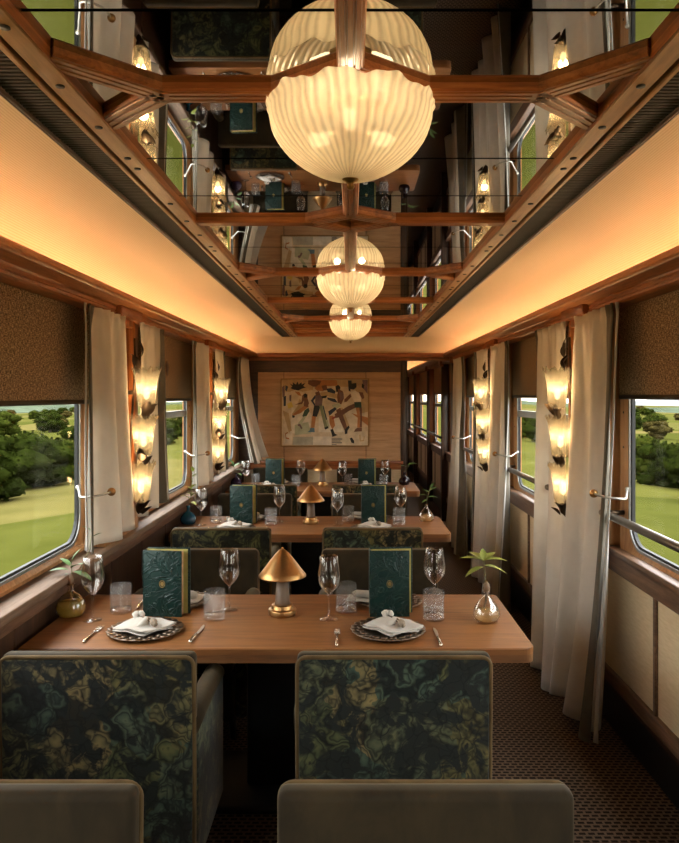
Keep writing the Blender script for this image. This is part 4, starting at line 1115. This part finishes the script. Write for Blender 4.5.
def make_vase(kind):
    t = empty('bud_vase')
    glassm = {'amber': 'glass', 'clear': 'glass', 'blue': 'blue_glass', 'clear2': 'glass', 'purple': 'purple_glass', 'plum': 'dark_glass'}[kind]
    if kind in ('clear', 'clear2'):
        prof = [(0.030,0.0),(0.050,0.004),(0.058,0.018),(0.059,0.032),(0.052,0.055),(0.038,0.078),(0.022,0.098),(0.013,0.110),(0.012,0.118),(0.017,0.130)]
        liq = [(0.0,0.006),(0.046,0.008),(0.054,0.020),(0.055,0.034),(0.050,0.048),(0,0.048)]
    elif kind == 'amber':
        prof = [(0.030,0.0),(0.052,0.006),(0.063,0.030),(0.064,0.048),(0.055,0.075),(0.036,0.097),(0.018,0.108),(0.014,0.118),(0.014,0.132),(0.020,0.148)]
        liq = [(0.0,0.006),(0.049,0.010),(0.059,0.032),(0.060,0.048),(0.054,0.066),(0,0.066)]
    else:
        prof = [(0.030,0.0),(0.050,0.005),(0.060,0.026),(0.061,0.042),(0.052,0.066),(0.034,0.084),(0.017,0.094),(0.012,0.104),(0.012,0.125),(0.018,0.140)]
        liq = None
    inner = [(max(0.004, r-0.0022), z+0.002) for r, z in prof]
    f = (lambda a, i: 1+0.02*math.cos(9*a)*(1 if i < 6 else 0)) if kind == 'clear' else None
    MB().lathe_open(prof + inner[::-1], 36, rmod=f).build('bottle', M[glassm], t)
    if liq:
        MB().lathe(liq, 30).build('water', M['amber' if kind == 'amber' else 'pale_amber'], t)
    top = prof[-1][1]
    if kind in ('amber', 'clear'):
        z0 = top+0.012
        MB().lathe([(0.004,-0.022),(0.013,-0.014),(0.017,0.002),(0.013,0.018),(0.005,0.028),(0,0.030)], 14, (0,0,z0)).build('seed', M['seed'], t)
        if kind == 'clear':
            MB().tube([(0,0,z0-0.02),(-0.004,0.0,z0-0.06),(-0.01,0.002,z0-0.085)], [0.006,0.004,0.002], 6).build('root', M['twig'], t)
        else:
            MB().tube([(0.004,0,z0-0.02),(0.008,0.0,z0-0.06)], [0.004,0.002], 6).build('root', M['twig'], t)
    spec = {
     'amber': [((0,0,0.15),(0.004,0,0.20),(0.002,0,0.24)), [(-0.005,0,0.205,0.085,-2.6,1.25),(0.0,0,0.215,0.075,-0.4,1.0),(0.0,0,0.235,0.075,0.3,0.35),(-0.004,0,0.225,0.065,2.7,0.9),(0.01,0,0.20,0.095,-0.2,1.7),(-0.01,0,0.19,0.07,-2.9,1.8)], 'green', [((0.02,0.05,0.2),(0.055,0.08,0.28),(0.06,0.09,0.37)), [(0.058,0.09,0.33,0.05,0.2,0.9),(0.06,0.09,0.36,0.05,-2.8,0.8)]]],
     'clear': [((0,0,0.13),(-0.006,0,0.20),(-0.012,0,0.262)), [(-0.012,0,0.260,0.105,3.0,1.25),(-0.012,0,0.262,0.100,-0.2,1.30),(-0.012,0,0.262,0.085,0.7,1.05),(-0.012,0,0.262,0.085,2.3,1.05),(-0.01,0,0.240,0.105,-0.05,1.68),(-0.01,0,0.235,0.095,-2.9,1.75),(-0.012,0,0.265,0.06,1.5,0.6)], 'yellow', None],
     'blue': [((0,0,0.10),(0.02,-0.01,0.22),(0.035,-0.02,0.33),(0.04,-0.02,0.41)), [(0.015,0,0.19,0.085,-2.5,0.9),(0.02,0,0.21,0.085,-0.6,0.9),(0.03,-0.01,0.26,0.075,-2.3,0.8),(0.03,-0.01,0.28,0.075,-0.8,0.9),(0.035,-0.02,0.33,0.065,-2.6,0.8),(0.038,-0.02,0.36,0.065,-0.5,0.8),(0.04,-0.02,0.40,0.06,-1.6,0.5),(0.02,-0.01,0.23,0.08,-1.5,1.1),(0.025,-0.01,0.17,0.08,-0.9,1.5)], 'yellow', None],
     'clear2': [((0,0,0.10),(0.01,0,0.19),(0.03,0,0.26)), [(0.012,0,0.20,0.085,-2.9,1.3),(0.012,0,0.19,0.085,0.0,1.45),(0.02,0,0.23,0.085,0.3,0.9),(0.03,0,0.25,0.07,0.5,0.5),(0.008,0,0.17,0.06,-2.5,1.7),(0.02,0,0.225,0.06,2.6,1.0)], 'green', None],
     'purple': [((0,0,0.10),(-0.02,0,0.18),(-0.03,0,0.24)), [(-0.01,0,0.16,0.09,-2.9,1.2),(-0.01,0,0.17,0.08,0.2,1.2),(-0.02,0,0.20,0.09,-2.6,0.8),(-0.02,0,0.21,0.08,0.5,0.8),(-0.03,0,0.23,0.07,2.6,0.5),(-0.03,0,0.22,0.08,-1.6,1.0),(0,0,0.14,0.08,-0.5,1.6)], 'green', None],
     'plum': [((0,0,0.10),(0.03,0,0.19),(0.06,0,0.22)), [(0.05,0,0.22,0.12,0.0,1.3),(0.04,0,0.21,0.10,0.4,1.0),(0.03,0,0.20,0.08,-2.8,1.2)], 'green', None]}[kind]
    def sprig(path, leaves, lk):
        MB().tube(path, 0.0022, 6).build('plant_stem', M['plant_stem'], t)
        for (x, y, z, L, yaw, pitch) in leaves:
            # leaf grows along +z, tip it outward by pitch about an axis square to yaw
            e = (Matrix.Rotation(yaw, 4, 'Z') @ Matrix.Rotation(pitch, 4, 'Y') @ Matrix.Rotation(PI/2, 4, 'Z')).to_euler()
            shared('leaf', leaf_mesh(lk), t, (x, y, z), e, (L, L, L))
    sprig(spec[0], spec[1], 'yellow' if spec[2] == 'yellow' else 'green')
    if spec[3]: sprig(spec[3][0], spec[3][1], 'green')
    return t

protos = {}
def put(kind, maker, x, y, label, cat, group, rz=0.0, z=TZ):
    if kind not in protos:
        o = maker(); protos[kind] = o; o.location = (x, y, z); o.rotation_euler = (0,0,rz)
        return tag(o, label, cat, group)
    return dup(protos[kind], (x, y, z), rz, label, group)

VASES = [('amber','clear'), ('blue','clear2'), ('purple','plum')]
VL = {'amber': 'amber bottle vase', 'clear': 'pear-shaped clear vase', 'blue': 'blue bottle vase', 'clear2': 'round clear vase', 'purple': 'purple vase', 'plum': 'dark plum vase'}
VD = {'amber': 'round bottle vase of amber water with sprouting seed on the front table',
      'clear': 'squat clear vase with pale green leaves at the aisle end of the front table',
      'blue': 'blue glass bottle vase with trailing yellow-green sprig, on the middle table',
      'clear2': 'round clear bud vase with dark green leaves at the aisle end of the middle table',
      'purple': 'purple bud vase with dense green leaves by the window on the rear table',
      'plum': 'dark plum vase with one long leaf at the aisle end of the rear table'}
rj = random.Random(21)
for i, (y0, tn) in enumerate(zip(TY, TN)):
    d = y0 - 3.16
    def J(a): return a if i == 0 else a + rj.uniform(-0.008, 0.008)
    va, vb = VASES[i]
    put(va, lambda: make_vase(va), -1.235, 3.18+d, VD[va], 'vase', None)
    put(vb, lambda: make_vase(vb), 0.589, (3.12 if i == 0 else 3.30)+d, VD[vb], 'vase', None)
    G = 'wine glasses'
    for x, y, w in ((-1.122, 3.134, 'beside the '+VL[va]), (-0.553, 3.285, 'left of the brass lamp'), (-0.094, 3.148, 'just right of the brass lamp'), (0.386, 3.31, 'nearest the '+VL[vb])):
        put('wine', make_wineglass, J(x), J(y)+d, 'stemmed wine glass %s on the %s table' % (w, tn), 'wine glass', G)
    G = 'cut glass tumblers'
    for x, y, w in ((-1.035, 3.245, 'between the %s and the menu' % VL[va]), (-0.595, 3.150, 'between the window menu and the lamp'), (-0.020, 3.262, 'between the lamp and the aisle menu'), (0.363, 3.145, 'nearest the '+VL[vb])):
        put('tumbler', make_tumbler, J(x), J(y)+d, 'cut glass tumbler %s on the %s table' % (w, tn), 'tumbler', G)
    put('lamp', make_lamp, -0.304, 3.215+d, 'brass table lamp with conical shade at the centre of the %s table' % tn, 'lamp', 'brass table lamps')
    for x, yw, w, sd in ((-0.829, -0.10, 'window', 0), (0.172, 0.03, 'aisle', 1)):
        put('menu', make_menu, x, 3.205+d, 'green embossed menu book standing on the %s side of the %s table' % (w, tn), 'menu', 'green menu books', yw)
    for x, w in ((-0.848, 'window'), (0.155, 'aisle')):
        put('charger', make_charger, x, 2.975+d, 'dark scalloped charger plate before the %s-side menu on the %s table' % (w, tn), 'plate', 'dark charger plates', 0.3)
        put('charger', make_charger, x+0.03, 3.395+d, 'dark scalloped charger plate behind the %s-side menu on the %s table' % (w, tn), 'plate', 'dark charger plates', 1.1)
        put('napkin%d' % (0 if w == 'window' else 1), (lambda w=w: make_napkin(3 if w == 'window' else 5)), x+(0.0 if w == 'window' else 0.02), 2.965+d, 'knotted cream napkin with a dried seed pod on the near %s-side plate, %s table' % (w, tn), 'napkin', 'knotted napkins', 0.25 if w == 'window' else -0.12, TZ+0.016)
        put('roll', make_roll, x+(0.07 if w == 'window' else -0.09), 3.385+d, 'rolled cream napkin on the plate behind the %s-side menu, %s table' % (w, tn), 'napkin', 'rolled napkins', -0.15, TZ+0.018)
    for x, y, r, w in ((-1.052, 2.945, -0.02, 'window'), (-0.054, 2.905, 0.0, 'aisle')):
        put('fork', make_fork, x, y+d, 'silver fork left of the near %s-side plate on the %s table' % (w, tn), 'fork', 'silver forks', r)
    for x, y, r, w in ((-0.628, 2.945, -0.05, 'window'), (0.350, 2.905, 0.02, 'aisle')):
        put('knife', make_knife, x, y+d, 'silver knife right of the near %s-side plate on the %s table' % (w, tn), 'knife', 'silver knives', r)
    put('knife', make_knife, -0.985, 3.40+d, 'silver knife beside the window-side plate far across the %s table' % tn, 'knife', 'silver knives', 0.1)

# ================================================================== outside: fields, shrubs, trees and hills on both sides of the line
def ground_h(r, y):
    r = abs(r)
    base = -1.15 - 0.10*max(0, r-3) if r < 40 else -4.85 - 0.035*(r-40)
    if r > 260: base = -12.55 - 0.012*(r-260)
    w = min(1, max(0, (r-6)/60))
    return base + w*3.0*mnoise.noise((r*0.012, y*0.010, 3.7)) + 0.3*w*mnoise.noise((r*0.06, y*0.06, 1.0))
def field_mat():
    n = N('field_grass')
    v = n.coord((1,1,0))
    patch = n.new('ShaderNodeTexVoronoi'); patch.inputs['Scale'].default_value = 0.022
    d = n.noise(v, 0.02, 2)
    ad = n.new('ShaderNodeVectorMath', operation='MULTIPLY_ADD'); n.link(d.outputs['Color'], ad.inputs[0]); ad.inputs[1].default_value = (14,14,0); n.link(v, ad.inputs[2])
    n.link(ad.outputs[0], patch.inputs['Vector'])
    col = n.ramp(patch.outputs['Color'], [(0.15, (0.034,0.036,0.0075)), (0.4, (0.044,0.045,0.009)), (0.6, (0.075,0.060,0.021)), (0.8, (0.040,0.042,0.010)), (0.95, (0.085,0.070,0.030))])
    ns = n.noise(v, 0.35, 5)
    m = n.new('ShaderNodeMix', data_type='RGBA', blend_type='MULTIPLY'); m.inputs['Factor'].default_value = 1
    n.link(col, m.inputs['A']); n.link(n.ramp(ns.outputs['Fac'], [(0.3, (0.75,0.78,0.7)), (0.7, (1.15,1.12,1.1))]), m.inputs['B'])
    return n.done(n.bsdf(m.outputs['Result'], 1.0, spec=0.0))
FM = field_mat()
for side, nm in ((-1, 'ground_left'), (1, 'ground_right')):
    rs = [1.6, 2.5, 4, 6, 8, 10, 13, 16, 20, 25, 31, 38, 48, 60, 75, 95, 120, 150, 190, 240, 300, 380, 480, 600, 750]
    ysx = [-60, -40, -25, -15, -8, -3, 0, 3, 6, 9, 12, 16, 20, 25, 31, 38, 47, 58, 72, 90, 110, 135, 165, 200, 245, 300, 370, 450, 560, 700, 900, 1200, 1600]
    vs = [(side*r, y, ground_h(r, y) - 0.0*y) for y in ysx for r in rs]
    nr = len(rs)
    fs = [(j*nr+i, j*nr+i+1, (j+1)*nr+i+1, (j+1)*nr+i) for j in range(len(ysx)-1) for i in range(nr-1)]
    g = structure(MB().add(vs, fs, True).build(nm, FM))
# distant hills
HM = plain('hazy_hill', (0.112,0.116,0.118), 1.0, 0, 0.25, 0.02, spec=0.0)  # distance haze is put into the far hills' pale grey colour
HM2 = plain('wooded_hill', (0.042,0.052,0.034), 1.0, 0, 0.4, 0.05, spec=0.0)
for side in (-1, 1):
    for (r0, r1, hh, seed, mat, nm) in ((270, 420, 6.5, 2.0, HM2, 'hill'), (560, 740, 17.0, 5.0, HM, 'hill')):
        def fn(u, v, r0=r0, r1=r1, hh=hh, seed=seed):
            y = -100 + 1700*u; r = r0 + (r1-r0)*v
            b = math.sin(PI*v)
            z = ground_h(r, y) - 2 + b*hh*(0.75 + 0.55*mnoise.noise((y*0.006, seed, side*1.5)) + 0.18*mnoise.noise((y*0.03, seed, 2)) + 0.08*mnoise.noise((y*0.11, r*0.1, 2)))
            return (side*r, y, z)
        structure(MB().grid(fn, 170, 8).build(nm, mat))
# shrubs and trees: a trunk and a lumpy crown each
def foliage_mat(name, c0, c1):
    n = N(name); ns = n.noise(n.coord(), 7.0, 8, 0.8)
    c = n.ramp(ns.outputs['Fac'], [(0.32, c0), (0.68, c1)])
    return n.done(n.bsdf(c, 0.9, 0, n.bump(ns.outputs['Fac'], 1.0, 0.25), 0.0))
FO = [foliage_mat('leaves_dark', (0.004,0.007,0.001), (0.020,0.026,0.004)), foliage_mat('leaves_mid', (0.007,0.011,0.002), (0.032,0.038,0.005)), foliage_mat('leaves_tawny', (0.014,0.011,0.003), (0.046,0.036,0.010))]
BARK = plain('bark', (0.05,0.035,0.022), 0.9)
def tree_proto(kind, seed):
    t = empty(kind)
    bm = bmesh.new()
    rnd = random.Random(seed)
    for q in range(34 if kind == 'tree' else 28):
        a = rnd.uniform(0, 2*PI); rr = 0.40*math.sqrt(rnd.random())
        zz = rnd.uniform(-1, 1)
        lim = math.sqrt(max(0, 1-zz*zz*0.8))
        c = Vector((rr*lim*math.cos(a), rr*lim*math.sin(a), (0.54+0.36*zz) if kind == 'tree' else (0.42+0.34*zz)))
        b2 = bmesh.new(); bmesh.ops.create_icosphere(b2, subdivisions=2, radius=rnd.uniform(0.11, 0.20))
        for v in b2.verts:
            n1 = mnoise.noise(v.co*9.0 + Vector((seed, q, 0)))*0.30 + mnoise.noise(v.co*24.0 + Vector((q, seed, 0)))*0.25
            v.co = v.co*(1+n1); v.co.z *= 0.85; v.co += c
        base = list(b2.verts)
        for w in range(70):                      # sprays of leaves standing off the clump
            p = rnd.choice(base).co.copy(); d = (p-c).normalized()
            a1 = Vector((rnd.uniform(-1,1), rnd.uniform(-1,1), rnd.uniform(-1,1))).normalized()
            u1 = d.cross(a1).normalized(); w1 = (d*rnd.uniform(0.2,1.0) + u1.cross(d)*rnd.uniform(-1,1)).normalized()
            sz = rnd.uniform(0.012, 0.026); p = p + d*rnd.uniform(0.0, 0.03)
            q4 = [b2.verts.new(p + u1*sz*k1 + w1*sz*1.6*k2) for k1, k2 in ((-1,-1),(1,-1),(0.6,1),(-0.6,1))]
            b2.faces.new(q4)
        me = bpy.data.meshes.new('tmp'); b2.to_mesh(me); bm.from_mesh(me); b2.free(); bpy.data.meshes.remove(me)
    me = bpy.data.meshes.new('crown'); bm.to_mesh(me); bm.free()
    for p in me.polygons: p.use_smooth = True
    me.materials.append(FO[seed % 3])
    o = bpy.data.objects.new('crown', me); COL.objects.link(o); o.parent = t
    MB().tube([(0,0,-0.1),(0.01,0,0.25),(0.0,0.02,0.6)], [0.06,0.045,0.03], 8).build('trunk', BARK, t)
    return t
tp = [tree_proto('shrub', 3), tree_proto('tree', 4), tree_proto('shrub', 7), tree_proto('tree', 9), tree_proto('tree', 5)]
used = set()
def plant_tree(k, x, y, h, label, group):
    if not 1.7 < y/abs(x) < 5.6: return      # out of sight of every window pane
    z = ground_h(x, y) - 0.06*h
    rz = rt.uniform(0, 6.28)
    if k in used:
        o = copy_tree(tp[k])
    else:
        o = tp[k]; used.add(k)
    o.location = (x, y, z); o.rotation_euler = (0,0,rz); s = h*rt.uniform(0.9,1.1); o.scale = (s*1.35, s*1.35, h)
    tag(o, label, 'tree' if k in (1,3,4) else 'shrub', group)
rt = random.Random(12)
for side in (-1, 1):
    sn = PL[side]
    for q in range(13):         # hedge of shrubs some way down the near slope
        y = 14 + q*5.4 + rt.uniform(-0.6,0.6); r = 10.5 + 0.10*y*rt.uniform(0.8,1.2) + rt.uniform(-0.8,0.8)
        plant_tree([0,2,0][q % 3], side*r, y, rt.uniform(2.0, 3.0), 'dark green shrub in the hedge beyond the %s windows' % sn, 'hedge shrubs beyond the %s windows' % sn)
    for q in range(16):         # trees along the next field boundary
        y = 35 + q*11 + rt.uniform(-4,4); r = 30 + 0.16*y + rt.uniform(-6,6)
        plant_tree([1,3,4][q % 3], side*r, y, rt.uniform(2.2, 3.6), 'bushy tree along the field edge beyond the %s windows' % sn, 'field trees beyond the %s windows' % sn)
    for q in range(22):         # far wood
        y = 110 + q*22 + rt.uniform(-8,8); r = 90 + 0.2*y + rt.uniform(-25,25)
        plant_tree([1,4,3][q % 3], side*r, y, rt.uniform(3.5, 5.5), 'distant tree on the low land beyond the %s windows' % sn, 'distant trees beyond the %s windows' % sn)
for k in range(len(tp)):
    if k not in used:
        for c in list(tp[k].children): bpy.data.objects.remove(c)
        bpy.data.objects.remove(tp[k])
